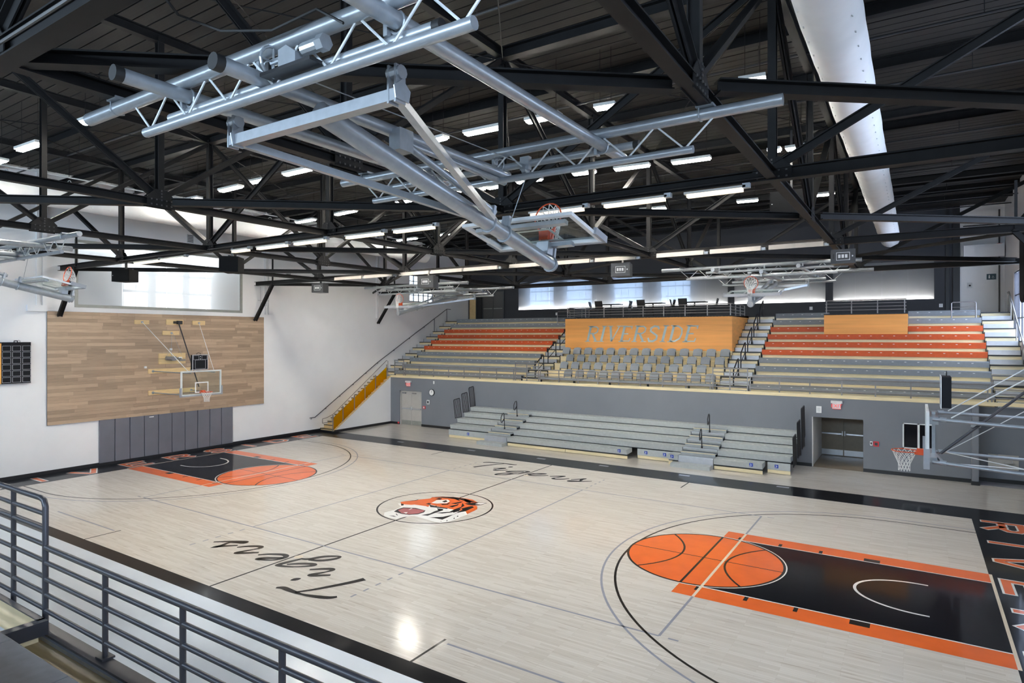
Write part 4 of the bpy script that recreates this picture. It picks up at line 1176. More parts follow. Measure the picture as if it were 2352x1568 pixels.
for y in (17.6, 18.6, 19.6): part(t, 'post', MB().box(5.16, 5.2, y-.02, y+.02, 6.48, 7.08), 'rail_metal')
t = railing('short grey end railing at the left end of the booth roof', -4.06, -4.05, 16.7, 6.5, 7.08, 1, [])
for k in range(4): part(t, 'rail_bar', MB().tube((-4.05, 16.7, 7.08-.15*k), (-4.05, 19.6, 7.08-.15*k), .018, 6), 'rail_metal')
for y in (17.6, 18.6, 19.6): part(t, 'post', MB().box(-4.07, -4.03, y-.02, y+.02, 6.48, 7.08), 'rail_metal')
for x, lab in ((14.75, 'small grey pipe guard at the top right bleacher row'), (-5.75, 'small grey pipe guard at the top of the upper left bleachers')):
    t = thing('end_guard', lab, 'railing', (x, 19.5, rowZ(8)))
    part(t, 'guard_frame', MB().path([(x-.45, 19.45, rowZ(8)+.02), (x-.45, 19.45, rowZ(8)+.78), (x-.4, 19.45, rowZ(8)+.83), (x+.4, 19.45, rowZ(8)+.83), (x+.45, 19.45, rowZ(8)+.78), (x+.45, 19.45, rowZ(8)+.02)], .025, 8), 'rail_metal', True)
    for k in range(3): part(t, 'rail_bar', MB().tube((x-.45, 19.45, rowZ(8)+.2+.2*k), (x+.45, 19.45, rowZ(8)+.2+.2*k), .012, 6), 'rail_metal')
# near railing
NRY = YN
t = thing('near_railing', 'dark grey pipe railing in the lower left foreground', 'railing', (8, NRY, 2.76))
nposts = [3.0, 4.15, 7.22, 8.39, 9.53, 10.7, 11.85, 13.0, 14.15, 15.3]
for k, z in enumerate((3.47, 3.33, 3.175, 3.03, 2.88)):
    part(t, 'top_rail' if k == 0 else 'rail_bar', MB().tube((6.09, NRY, z), (16.4, NRY, z), .026 if k == 0 else .021, 12), 'rail_dark', True)
for x in nposts[2:]: part(t, 'post', MB().tube((x, NRY, 2.74), (x, NRY, 3.47), .023, 12), 'rail_dark', True)
for x in nposts[2:]: part(t, 'foot_plate', MB().box(x-.06, x+.06, NRY-.05, NRY+.05, 2.755, 2.77), 'rail_dark')
t = thing('near_railing', 'taller section of the dark grey foreground railing at the aisle', 'railing', (5.3, NRY, 2.76))
part(t, 'top_rail', MB().path([(2.0, NRY, 3.92), (5.97, NRY, 3.92), (6.04, NRY, 3.905), (6.07, NRY, 3.85), (6.07, NRY, 2.74)], .026, 12), 'rail_dark', True)
for k, z in enumerate((3.78, 3.64, 3.49, 3.34, 3.19, 3.04, 2.89)): part(t, 'rail_bar', MB().tube((2.0, NRY, z), (6.07, NRY, z), .021, 12), 'rail_dark', True)
for x in (3.0, 4.2, 5.34): part(t, 'post', MB().tube((x, NRY, 2.74), (x, NRY, 3.92), .023, 12), 'rail_dark', True)
t = thing('near_railing', 'far left run of the dark grey foreground railing', 'railing', (-6, NRY, 2.76))
for k, z in enumerate((3.47, 3.33, 3.175, 3.03, 2.88)): part(t, 'rail_bar', MB().tube((-15.8, NRY, z), (1.9, NRY, z), .022, 8), 'rail_dark', True)
for x in steps(-15.7, 1.85, 15): part(t, 'post', MB().tube((x, NRY, 2.74), (x, NRY, 3.47), .023, 8), 'rail_dark', True)
# near stand
t = thing('near_gallery', 'wooden walkway and metal kerb behind the foreground railing', 'walkway', (8, -13.2, 2.7))
part(t, 'deck', MB().box(XL, XR, -14.0, YN-.03, 2.62, 2.70), 'shaded_oak')
part(t, 'kerb', MB().box(XL, XR, YN-.09, YN+.03, 2.62, 2.755), 'rail_dark')
part(t, 'kerb_groove', MB().box(XL, XR, YN-.11, YN-.09, 2.70, 2.735), 'galvanised')
part(t, 'white_trim', MB().box(6.45, XR, -13.42, -13.38, 2.70, 2.72), 'box_white')
t = thing('aisle_landing', 'low plywood landing with dark metal edge at the lower left', 'landing', (5.5, -13.3, 2.7))
part(t, 'tread', MB().box(4.4, 6.34, -13.75, YN-.14, 2.86, 2.90), 'plywood')
part(t, 'nosing', MB().box(6.30, 6.40, -13.75, YN-.10, 2.78, 2.905).box(4.4, 6.34, YN-.16, YN-.10, 2.82, 2.905), 'rail_dark')
part(t, 'riser', MB().box(6.22, 6.30, -13.75, YN-.14, 2.70, 2.86), 'plywood')
part(t, 'white_strip', MB().box(4.4, 6.28, -13.40, -13.33, 2.90, 2.903), 'box_white')
t = thing('near_bleachers', 'grey bench rows of the near stand at the lower left corner', 'bleachers', (8, -14.2, 2.7))
for k in range(0, 12):
    y, z = -(13.62 + .71*k), 3.12 + .371*k
    x0 = 6.42
    part(t, 'deck_board', MB().box(x0, XR-1.2, y-.75, y-.1, z-.10, z-.05), 'plywood')
    part(t, 'riser_board', MB().box(x0, XR-1.2, y-.12, y-.09, z-.42, z-.10), 'plywood')
    if k != 2 and k != 3:
        x = x0
        while x < 15.0:
            part(t, 'bench_seat', MB().prism([(x+.004, y+.0, z-.05), (x+.004, y+.01, z+.07), (x+.004, y-.02, z+.10), (x+.004, y-.42, z+.095), (x+.004, y-.43, z+.0)], (.912, 0, 0)), 'shaded_seat')
            x += .92
    part(t, 'bench_seat', MB().box(XL+1.2, 4.3, y-.42, y, z-.05, z+.10), 'seat_grey')
    part(t, 'deck_board', MB().box(XL+1.2, 4.3, y-.75, y-.1, z-.40, z-.05), 'plywood')

# ------------------------------------------------------------------ lower telescopic bleachers
lb = thing('lower_bleachers', 'grey telescopic bleachers with five bench rows against the grey wall', 'bleachers', (.3, 11.5, 0))
AIS = [(-5.5, -4.12), (4.5, 5.98)]
for i in range(5):
    y, z = 10.45 + .6*i, .44 + .257*i
    if i == 0: segs = [(-4.12, 2.2), (4.08, 4.5), (5.98, 7.86)]
    elif i == 4: segs = [(-8.15, 8.8)]
    else: segs = [(-8.2 + .02*i, AIS[0][0]), (AIS[0][1], AIS[1][0]), (AIS[1][1], 8.8)]
    for a, b in segs:
        s = part(lb, 'bench_row', MB().prism([(a, y+.02, z-.225), (a, y-.02, z-.01), (a, y+.0, z+.0), (a, y+.62, z+.0), (a, y+.62, z-.19), (a, y+.1, z-.225)], (b-a, 0, 0)), 'seat_pale')
        mb = MB(); x = a+.3
        while x < b-.15:
            mb.box(x, x+.08, y+.12, y+.15, z+.0, z+.002); x += .46
        l = Vector(lb.location); mb.v = [tuple(Vector(v) - l) for v in mb.v]
        o = mb.build('seat_number_plates', 'box_white', s); o['kind'] = 'stuff'
        part(lb, 'shadow_gap', MB().box(a, b, y+.06, y+.10, z-.26, z-.225), 'black_metal')
for a, b, yy in ((-8.2, -5.5, 10.95), (2.5, 4.1, 10.95), (7.96, 8.8, 10.95)):
    part(lb, 'front_panel', MB().box(a, b, yy, yy+.06, .16, .44), 'seat_pale')
for a, b, yy in ((-8.2, -5.5, 10.98), (-4.12, -.9, 10.5), (-.87, 2.2, 10.5), (2.5, 4.08, 10.98), (4.08, 4.5, 10.5), (5.98, 7.86, 10.5), (7.96, 8.8, 10.98)):
    part(lb, 'kick_board', MB().box(a, b, yy, yy+.04, .015, .15), 'plywood')
for a, yy in ((-6.9, 10.95), (1.85, 10.47), (2.9, 10.95), (3.75, 10.95), (4.25, 10.47), (7.45, 10.47), (8.3, 10.95)):
    yf = yy - .035 if yy < 10.6 else yy - .002
    zc = .36 if yy < 10.6 else .30
    part(lb, 'wheelchair_sign', MB().box(a-.07, a+.07, yf-.006, yf, zc-.07, zc+.07), 'blue_print')
    part(lb, 'wheelchair_mark', MB().path([(a-.03+.035*cos(q), yf-.009, zc-.015+.035*sin(q)) for q in [pi*k/6 - 2.6 for k in range(9)]], .006, 4).box(a-.02, a-.008, yf-.012, yf-.006, zc-.01, zc+.05).box(a-.02, a+.03, yf-.012, yf-.006, zc-.005, zc+.005), 'box_white')
for a, b in AIS:
    for i in range(4):
        y, z = 10.45 + .6*i, .44 + .257*i
        part(lb, 'aisle_step', MB().box(a+.02, b-.02, y+.0, y+.32, z-.03, z), 'aluminium')
        part(lb, 'aisle_riser', MB().box(a+.02, b-.02, y+.03, y+.05, z-.12, z-.03), 'seat_pale')
        part(lb, 'aisle_tread', MB().box(a+.02, b-.02, y+.30, y+.62, z+.09, z+.12), 'aluminium')
        part(lb, 'nosing', MB().box(a+.02, b-.02, y+.29, y+.32, z+.10, z+.125), 'plywood')
        part(lb, 'aisle_riser', MB().box(a+.02, b-.02, y+.33, y+.35, z-.03, z+.09), 'seat_pale')
    part(lb, 'aisle_base', MB().box(a+.02, b-.02, 10.43, 10.5, .005, .41), 'step_metal')
    part(lb, 'front_step', MB().prism([(a-.2, 10.05, 0), (a-.2, 10.05, .15), (a-.2, 10.42, .17), (a-.2, 10.42, 0)], (b-a+.15, 0, 0)), 'seat_pale')
    for i in (1, 3):
        y, z = 10.6 + .6*i, .44 + .257*i; x = (a+b)/2 + .05
        part(lb, 'aisle_rail', MB().path([(x, y, z), (x, y-.05, z+.75), (x, y-.1, z+.82), (x, y-.2, z+.80), (x, y-.33, z+.62), (x, y-.33, z+.40), (x, y-.26, z+.36), (x, y-.03, z+.55)], .022, 8), 'black_metal', True)
        part(lb, 'rail_socket', MB().tube((x, y, z-.05), (x, y, z+.08), .04, 8), 'black_metal')
for xs, nm in ((-8.25, 'left'), (8.9, 'right')):
    t = thing('end_rail', 'black barred end rail of the lower bleachers, %s end' % nm, 'railing', (xs, 12.2, 1))
    for j, (y0, y1, z0, z1) in enumerate(((11.42, 11.98, .95, 1.98), (12.06, 12.6, 1.2, 2.26), (12.66, 13.12, 1.45, 2.56)) if xs < 0 else ((10.9, 11.6, .3, 1.5), (11.6, 12.3, .55, 2.0), (12.3, 13.1, .8, 2.5))):
        lean = .3
        def q(yy, zz): return (xs + .05*j, yy - lean*(zz - z1)*.55, zz)
        part(t, 'rail_frame', MB().path([q(y0, z0), q(y0, z1-.05), q(y0+.05, z1), q(y1-.03, z1+.05), q(y1, z1), q(y1, z0)], .02, 6), 'black_metal', True)
        for k in range(1, 7):
            yy = y0 + (y1-y0)*k/7
            part(t, 'rail_bar', MB().tube(q(yy, z0+.02), q(yy, z1+.03), .011, 5), 'black_metal')
        part(t, 'rail_bar', MB().tube(q(y0, z0+.03), q(y1, z0+.03), .014, 5), 'black_metal')
# ------------------------------------------------------------------ amber stair at the left wall
XS = -14.7
st = thing('amber_stair', 'oak stair with amber side panels rising along the white left wall', 'stairs', ((XL+XS)/2, 8.8, 0))
N = 17
for k in range(N):
    y0 = 8.8 + (13.25-8.8)*k/N; y1 = 8.8 + (13.25-8.8)*(k+1)/N; z = 2.93*(k+1)/N
    part(st, 'tread', MB().box(XL+.01, XS-.02, y0-.02, y1, z-.035, z), 'oak')
    part(st, 'riser', MB().box(XL+.01, XS-.02, y0, y0+.02, z-.172, z-.035), 'oak')
    part(st, 'nosing', MB().box(XL+.01, XS-.03, y0-.03, y0+.015, z-.03, z+.004), 'black_metal')
part(st, 'side_wall', MB().prism([(XS-.1, 8.75, 0), (XS-.1, YF, 0), (XS-.1, YF, 2.93), (XS-.1, 8.75, .06)], (.1, 0, 0)), 'white_wall')
part(st, 'stringer_cap', MB().bar((XS-.05, 8.75, .09), (XS-.05, YF, 2.96), .13, .05), 'oak')
part(st, 'base_trim', MB().box(XS-.02, XS+.025, 8.75, YF, 0, .14).box(XL, XS, 8.72, 8.78, 0, .08), 'black_base')
sl = (2.96-.09)/(YF-8.75)
def sz(y): return .09 + sl*(y-8.75)
py = [8.62+.1, 9.45, 10.32, 11.16, 12.03, 13.0]
for a, b in zip(py[:-1], py[1:]):
    part(st, 'amber_panel', MB().prism([(XS-.06, a+.03, sz(a)+.06), (XS-.06, b-.03, sz(b)+.06), (XS-.06, b-.03, sz(b)+.76), (XS-.06, a+.03, sz(a)+.76)], (.012, 0, 0)), 'amber')
for y in py: part(st, 'rail_post', MB().box(XS-.07, XS-.03, y-.025, y+.025, sz(y), sz(y)+.92), 'rail_metal')
part(st, 'stair_rail', MB().path([(XS-.05, 7.98, .62), (XS-.05, 7.98, .86), (XS-.05, 8.3, .9), (XS-.05, 8.75, 1.05), (XS-.05, 13.0, 3.95), (XS-.05, 13.1, 3.9), (XS-.05, 13.1, 3.0)], .02, 8), 'rail_metal', True)
part(st, 'bottom_step_rail', MB().path([(XS-.05, 7.98, .62), (XS-.05, 8.72, .62)], .018, 6), 'rail_metal')
t = thing('handrail', 'long dark handrail climbing the white left wall above the stairs', 'handrail', (XL, 8.2, .8))
hp = [(XL+.09, 7.98, .83), (XL+.09, 8.33, .83), (XL+.09, 13.23, 3.76), (XL+.09, 20.25, 7.42), (XL+.09, 20.7, 7.42)]
part(t, 'rail_tube', MB().path(hp, .022, 8), 'rail_dark', True)
for y in (8.1, 9.15, 10.2, 11.25, 12.3, 13.3, 14.8, 16.3, 17.8):
    z = .83 + (3.76-.83)*(y-8.33)/4.9 if y < 13.23 else 3.76 + 3.66*(y-13.23)/7.02
    if y < 8.33: z = .83
    part(t, 'bracket', MB().path([(XL+.005, y, z-.09), (XL+.07, y, z-.08), (XL+.09, y, z-.02)], .012, 6), 'rail_dark')
for y, zb in ((20.25, 6.55), (18.85, 5.8)):
    z = 3.76 + 3.66*(y-13.23)/7.02
    part(t, 'post', MB().tube((XL+.09, y, zb), (XL+.09, y, z), .02, 8), 'rail_dark')
t = thing('handrail', 'blue lit handrail climbing the right wall in front of the window', 'handrail', (XR, 14, 3.8))
part(t, 'rail_tube', MB().path([(XR-.1, 13.4, 3.9), (XR-.1, 20.3, 7.45), (XR-.1, 20.8, 7.45)], .03, 8), 'rail_metal', True)
for y in (14.2, 16.0, 17.8, 19.6, 20.6):
    z = min(7.45, 3.9 + 3.55*(y-13.4)/6.9)
    part(t, 'post', MB().tube((XR-.1, y, z-.9), (XR-.1, y, z), .022, 8), 'rail_metal')

# ------------------------------------------------------------------ wood plank panel and wall pads
wp = thing('wood_panel', 'wide walnut plank panel on the white wall behind the left goal', 'wall panel', (XL+.022, .15, 1.92))
part(wp, 'backing', MB().box(XL+.022, XL+.05, -4.72, 5.03, 1.92, 6.44), 'black_base')
me_w = unit_mesh('plank', 'panel_wood')
rows = 32; ph = (6.44-1.92)/rows
for r in range(rows):
    y = -4.72
    while y < 5.03 - .05:
        ln = random.choice((.7, 1.0, 1.2, 1.5, 1.9, 2.3)) if y > -4.7 else random.uniform(.4, 2.0)
        e = min(5.03, y+ln)
        if 5.03 - e < .3: e = 5.03
        zc = 1.92 + ph*(r+.5)
        o = unit('plank', me_w, (XL + .04 + random.uniform(-.002, .003) - XL, (y+e)/2 - .15, zc - 1.92), (.025, e-y-.004, ph-.004), wp)
        y = e
pd = thing('safety_padding', 'row of grey padded panels on the wall under the left goal', 'wall pad', (XL+.022, .2, .05))
n = 10
for k in range(n):
    a = -2.85 + 6.11*k/n; b = -2.85 + 6.11*(k+1)/n
    part(pd, 'pad', MB().prism([(XL+.022, a+.006, .12), (XL+.07, a+.012, .12), (XL+.08, a+.03, .12), (XL+.08, b-.03, .12), (XL+.07, b-.012, .12), (XL+.022, b-.006, .12)], (0, 0, 1.80)), 'pad_wall')
part(pd, 'maker_label', MB().box(XL+.08, XL+.083, -.82, -.62, 1.82, 1.86), 'box_white')

# ------------------------------------------------------------------ wall goals
def clock_box(t, c, n, u, front):
    """shot clock case above the board; n is the facing direction"""
    b = part(t, 'shot_clock', MB().bar(c - n*.17, c + n*.0, .66, .62), 'board_black')
    loc = Vector(t.location)
    def sub(nm, mb, m):
        mb.v = [tuple(Vector(q) - loc) for q in mb.v]; return mb.build(nm, m, b)
    up = Vector((0, 0, 1))
    sub('clock_frame', rect_ring(MB(), c - n*.0, u, up, .345, .325, .015, .015, n), 'frame_white')
    f = c + n*.004
    sub('clock_digits_frame', rect_ring(MB(), f - up*.09, u, up, .23, .19, .008, .004, n), 'board_line')
    for s in (-1, 1): sub('clock_window', rect_ring(MB(), f + up*.2 + u*(s*.185), u, up, .12, .09, .007, .004, n), 'board_line')
    for k in range(2): sub('clock_lamp', MB().bar(f + up*(.24-.1*k), f + up*(.24-.1*k) + n*.004, .03, .03), 'box_white')
    sub('clock_cable', MB().path([c - n*.1 - u*.1 + up*.3, c - n*.1 - u*.1 + up*.38, c - n*.1 - u*.02 + up*.41, c - n*.1 + u*.06 + up*.38, c - n*.1 + u*.08 + up*.3], .01, 6), 'rubber_black')
# left goal
t = thing('basketball_goal', 'left wall mounted basketball goal with shot clock on the wood panel', 'basketball hoop', (XL+.06, 0, 2.8))
c = Vector((-13.1, 0, 3.43)); n = Vector((1, 0, 0)); u = Vector((0, 1, 0)); v = Vector((0, 0, 1))
goal_board(t, c, u, v, n, None); rim(t, c, n, v, u)
clock_box(t, Vector((-13.0, -.12, 4.33)), n, u, True)
XW = XL + .077
mounts = {'m1': (-1.46, -.84, 5.98, 6.16), 'm2': (-.08, .7, 5.97, 6.21), 'm3': (1.15, 1.77, 5.98, 6.18), 'm4': (-.25, .52, 5.5, 5.69), 'm5': (-.42, .81, 4.43, 4.67), 'm5b': (-.42, .81, 4.18, 4.41), 'm6': (-.88, 1.3, 3.78, 3.98), 'm7': (-.87, 1.35, 2.82, 3.02)}
for y0, y1, z0, z1 in mounts.values(): part(t, 'mount_board', MB().box(XW, XW+.045, y0, y1, z0, z1), 'oak')
for y0, y1, z0, z1 in ((-1.15, .5, 5.98, 0), (1.4, 0, 0, 0)): pass
xb = -13.2
for y in (-.68, 1.08):
    for z in (3.88, 2.92):
        part(t, 'support_pipe', MB().tube((XW+.04, y, z), (xb, y*.62, z-.03), .024, 8), 'galvanised', True)
        part(t, 'pipe_flange', MB().tube((XW+.04, y, z), (XW+.06, y, z), .06, 10), 'galvanised')
part(t, 'top_strut', MB().tube((XW+.05, -1.15, 6.07), (xb, -.55, 3.95), .013, 8), 'frame_white')
part(t, 'top_strut', MB().tube((XW+.05, 1.46, 6.07), (xb, .62, 3.95), .013, 8), 'frame_white')
part(t, 'fold_strap', MB().tube((XW+.05, .48, 6.05), (xb-.2, .05, 3.25), .026, 8), 'rail_dark')
part(t, 'strap_winch', MB().box(XW+.04, XW+.2, .38, .58, 6.0, 6.16).tube((XW+.12, .2, 6.06), (XW+.12, .4, 6.06), .03, 8).tube((XW+.12, .2, 6.12), (XW+.12, .4, 6.12), .02, 8), 'black_metal')
part(t, 'winch_motor', MB().tube((XW+.14, -.15, 4.45), (XW+.14, .08, 4.42), .09, 12).box(XW+.04, XW+.2, .08, .3, 4.33, 4.52).tube((XW+.13, .3, 4.42), (XW+.13, .55, 4.42), .05, 10).box(XW+.05, XW+.09, .5, .78, 4.3, 4.38), 'rail_metal')
part(t, 'motor_label', MB().box(XW+.09, XW+.17, .42, .58, 4.40, 4.49), 'box_white')
for y0, z0, y1, z1 in ((.15, 5.58, .12, 4.5), (.2, 5.58, .6, 4.6), (-.1, 4.52, .12, 4.86)): part(t, 'hoist_cable', MB().tube((XW+.06, y0, z0), (XW+.08, y1, z1), .006, 5), 'galvanised')
for y, z in ((.13, 4.85), (-1.0, 4.07), (.15, 5.59), (-1.15, 6.07), (1.46, 6.07)): part(t, 'wall_outlet', MB().box(XW+.0, XW+.07, y-.045, y+.045, z-.045, z+.045), 'frame_white' if z in (4.85, 4.07) else 'galvanised')
# right goal
t = thing('basketball_goal', 'right basketball goal seen from the side with shot clock and support pipes', 'basketball hoop', (XR-.1, 0, 2.8))
c = Vector((13.1, 0, 3.43)); n = Vector((-1, 0, 0)); u = Vector((0, -1, 0))
goal_board(t, c, u, v, n, None); rim(t, c, n, v, u)
clock_box(t, Vector((13.35, .0, 4.32)), n, u, True)
part(t, 'board_bracket', MB().box(13.12, 13.3, -.6, .6, 3.7, 3.85).box(13.12, 13.28, -.6, .6, 2.95, 3.05).box(13.2, 13.26, -.03, .03, 2.95, 3.9), 'galvanised')
for y in (-.7, .7):
    for z0, z1 in ((3.82, 3.72), (2.98, 2.86)):
        part(t, 'support_pipe', MB().tube((13.2, y, z0), (XR-.02, y*1.6, z1), .035, 10), 'galvanised', True)
        part(t, 'pipe_joint', MB().tube((13.32, y*1.0, z0-.0), (13.42, y*1.03, z0-.005), .05, 10), 'galvanised')
part(t, 'front_link', MB().bar((13.35, -.68, 3.0), (13.2, .68, 3.0), .05, .05), 'galvanised')
for y in (-.7, .7): part(t, 'stay_rope', MB().tube((13.5, y, 3.86), (XR-.05, y*1.4, 6.0), .012, 8), 'frame_white')
part(t, 'fold_strap', MB().tube((13.35, 0, 3.05), (XR-.05, .2, 6.1), .028, 8), 'rail_dark')
part(t, 'pull_cable', MB().tube((13.4, .1, 3.05), (XR-.05, 0.0, 5.3), .008, 5), 'frame_white')
part(t, 'sway_wire', MB().tube((13.45, -.7, 2.98), (15.6, .5, 2.80), .010, 5), 'frame_white')
part(t, 'sway_wire', MB().tube((13.45, .7, 2.98), (15.6, -.5, 2.80), .010, 5), 'frame_white')
for y in (-1.1, 1.1): part(t, 'mount_board', MB().box(XR-.05, XR, y-.3, y+.3, 2.6, 4.0), 'oak')

# ------------------------------------------------------------------ scoreboard
t = thing('scoreboard', 'black scoreboard with three columns of framed cells on the left wall', 'scoreboard', (XL, -6.3, 3.66))
part(t, 'case', MB().box(XL, XL+.15, -7.6, -5.29, 3.66, 5.22), 'board_black')
part(t, 'orange_panel', MB().box(XL+.15, XL+.155, -6.6, -6.22, 3.66, 5.18), 'booth_orange')
for i in range(3):
    for j in range(6):
        cy_ = -6.06 + .315*i; cz = 3.80 + .237*j
        part(t, 'score_cell', rect_ring(MB(), Vector((XL+.153, cy_, cz)), Vector((0, 1, 0)), Vector((0, 0, 1)), .13, .1, .008, .006, Vector((1, 0, 0))), 'board_line')
for i in range(2): part(t, 'column_bar', MB().box(XL+.15, XL+.156, -5.915+.315*i, -5.89+.315*i, 3.68, 5.12), 'black_metal')
part(t, 'mount_hook', MB().path([(XL+.08, -5.8, 5.22), (XL+.08, -5.8, 5.27), (XL+.08, -5.7, 5.27), (XL+.08, -5.7, 5.22)], .02, 6).path([(XL+.08, -5.65+.04*cos(q), 5.25+.04*sin(q)) for q in [2*pi*k/10 for k in range(10)]], .006, 4, True), 'black_metal')

# ------------------------------------------------------------------ loudspeakers under the trusses
def speaker(label, x, y, z, w, d, h, rz, m, back=False, tilt=.0):
    t = thing('loudspeaker', label, 'loudspeaker', (x, y, z), rz)
    pts = [(-w/2, -d/2, -h/2), (w/2, -d/2, -h/2), (w*.38, d/2, -h/2), (-w*.38, d/2, -h/2)]
    mb = MB().prism(pts, (0, 0, h))
    mb.build('cabinet', m, t)
    g = MB()
    g.box(-w/2+.02, w/2-.02, -d/2-.012, -d/2, -h/2+.02, h/2-.02).build('grille', 'speaker_black' if not back else 'speaker_grey', t)
    if back:
        rect_ring(MB(), Vector((0, -d/2-.016, 0)), Vector((1, 0, 0)), Vector((0, 0, 1)), .17, .11, .012, .006, Vector((0, 1, 0))).build('connector_frame', 'panel_ink', t)
        for q in range(3): MB().box(-.12+.085*q, -.06+.085*q, -d/2-.02, -d/2-.012, -.045, .05).build('connector', 'panel_ink', t)
        MB().box(.22, .25, -d/2-.02, -d/2-.012, -.02, .02).build('connector', 'panel_ink', t)
        MB().box(-.25, -.22, -d/2-.02, -d/2-.012, -.07, .07).build('connector', 'black_metal', t)
    else:
        MB().box(-w/2+.05, -w/2+.075, -d/2-.018, -d/2-.012, -.01, .01).build('badge', 'panel_ink', t)
    MB().bar((0, 0, h/2), (0, 0, (ZB-.1 if z < ZB else ZT-.1)-z), .06, .06).bar((-w*.4, 0, h/2+.02), (w*.4, 0, h/2+.02), .05, .03).build('hanging_bracket', 'black_metal', t)
    return t
speaker('black loudspeaker hung in front of the frosted window, left one', -10.25, -4.45, 7.55, .72, .5, .42, .35, 'speaker_black')
speaker('grey loudspeaker hung under the second truss, right of the frosted window', -4.05, -4.45, 7.55, .72, .5, .45, -.9, 'speaker_black')
speaker('loudspeaker back with connector panel at the left end of the third truss', -10.83, 4.55, 7.72, .62, .55, .42, .25, 'speaker_grey', True)
speaker('dark loudspeaker back above the far left folded goal', -4.15, 4.55, 7.7, .75, .6, .5, .2, 'speaker_grey', True)
speaker('grey loudspeaker back with connector panel in the middle of the third truss', 4.5, 4.55, 7.7, .66, .6, .45, 0.12, 'speaker_grey', True)
speaker('dark loudspeaker back with connector panel right of the third truss middle', 11.2, 4.5, 7.68, .62, .6, .40, 0.05, 'speaker_grey', True)
t = speaker('large black subwoofer cabinet high on the third truss', 9.9, 4.1, 9.25, 1.05, .7, .72, .0, 'speaker_black')
t = thing('loudspeaker', 'tall rounded black loudspeaker at the right edge of the picture', 'loudspeaker', (XR-.3, 12.2, 6.8))
cl = []
for k in range(17):
    a = -pi + pi*k/16; cl.append((XR-.56+.0+.22*cos(a)*0, 12.15 + .55*cos(a), 6.95 + .35*sin(a)))
pts = [(p[0], p[1], p[2]) for p in cl] + [(cl[-1][0], cl[-1][1], 9.6), (cl[0][0], cl[0][1], 9.6)]
part(t, 'cabinet', MB().prism(pts, (.45, 0, 0)), 'speaker_black')
part(t, 'wall_bracket', MB().box(XR-.12, XR-.01, 12.0, 12.3, 7.6, 7.9), 'black_metal')

# ------------------------------------------------------------------ doors and fittings of the far wall
def leaf_pair(n, x0, x1, y, z1, m, fm, kick, label, bar_m):
    o = struct('door_%d' % n, MB().box(x0, x0+.07, y-.05, y+.1, 0, z1).box(x1-.07, x1, y-.05, y+.1, 0, z1).box(x0, x1, y-.05, y+.1, z1-.07, z1), fm, label)
    xm = (x0+x1)/2
    for a, b, s in ((x0+.075, xm-.004, 1), (xm+.004, x1-.075, -1)):
        l = MB().box(a, b, y, y+.045, .01, z1-.075).build('door_leaf', m, o)
        MB().box(a+.06, b-.03, y-.06, y-.03, .98, 1.04).box(a+.08, a+.12, y-.06, y, .98, 1.04).box(b-.1, b-.06, y-.06, y, .98, 1.04).build('push_bar', bar_m, o)
        MB().box(a+.02, b-.02, y-.004, y, .03, .28).build('kick_plate', kick, o)
        e = xm - s*.05
        MB().box(e-.02, e+.02, y-.05, y-.0, .93, 1.14).build('latch', 'frame_white', o)
        MB().box(a+.1, a+.38, y-.07, y, z1-.16, z1-.10).build('door_closer', 'rail_metal', o)
leaf_pair(1, DL[0], DL[1], YF+.1, 2.08, 'door_tan', 'door_tan', 'trim_metal', 'tan double door at the left of the grey far wall', 'aluminium')
leaf_pair(2, 9.0, 11.35, 16.5, 2.45, 'door_brown', 'door_brown', 'aluminium', 'brown double door inside the recess on the right', 'aluminium')
struct('floor_vestibule', MB().box(DR[0]-.3, 11.4, YF, 16.6, -.02, .003), 'door_brown', 'dark floor of the door recess')
struct('wall_vestibule', MB().box(DR[0]-.12, DR[0], YF+.2, 16.5, 0, 2.5).box(11.15, 11.3, YF+.2, 16.5, 0, 2.5), 'white_wall', 'pale side walls of the door recess')
struct('ceiling_vestibule', MB().box(DR[0]-.3, 11.4, YF+.2, 16.6, 2.5, 2.55), 'dark_wall')
struct('wall_door_surround', MB().box(DR[0]-.1, 9.02, 16.48, 16.6, 0, 2.5).box(9.0, 11.4, 16.55, 16.7, 0, 2.6), 'door_brown')
struct('trim_8', MB().box(DR[0]-.0, DR[0]+.03, YF+.0, YF+.2, 0, 2.08), 'white_wall')
o = struct('window_13', MB().box(FW[0], FW[0]+.05, YF-.02, YF+.1, FW[2], FW[3]).box(FW[1]-.05, FW[1], YF-.02, YF+.1, FW[2], FW[3]).box(FW[0], FW[1], YF-.02, YF+.1, FW[3]-.04, FW[3]).box(FW[0], FW[1], YF-.02, YF+.1, FW[2], FW[2]+.04).box(12.98, 13.05, YF-.02, YF+.1, FW[2], FW[3]), 'frame_white', 'small dark office window in the grey far wall')
for a, b in ((FW[0]+.05, 12.98), (13.05, FW[1]-.05)): MB().box(a, b, YF+.05, YF+.06, FW[2]+.04, FW[3]-.04).build('window_pane', 'paint_black', o)
def exit_sign(label, x, z):
    t = thing('exit_sign', label, 'exit sign', (x, YF, z))
    part(t, 'case', MB().box(x-.21, x+.21, YF-.12, YF, z+.06, z+.16), 'exit_case')
    part(t, 'face', MB().box(x-.16, x+.16, YF-.065, YF-.05, z-.16, z+.06), 'frame_white')
    mb = text_mesh('EXIT', .2, (x, YF-.071, z-.055), (1, 0, 0), (0, 0, 1), .003)
    part(t, 'lettering', mb, 'exit_red')
    part(t, 'red_edge', MB().box(x-.16, x+.16, YF-.066, YF-.05, z-.175, z-.16), 'exit_red')
exit_sign('red EXIT sign above the tan double door', -13.18, 2.56)
exit_sign('red EXIT sign above the recessed door on the right', 10.2, 2.64)
t = thing('round_clock', 'round white wall clock with black rim on the grey wall', 'clock', (-11.35, YF, 2.09))
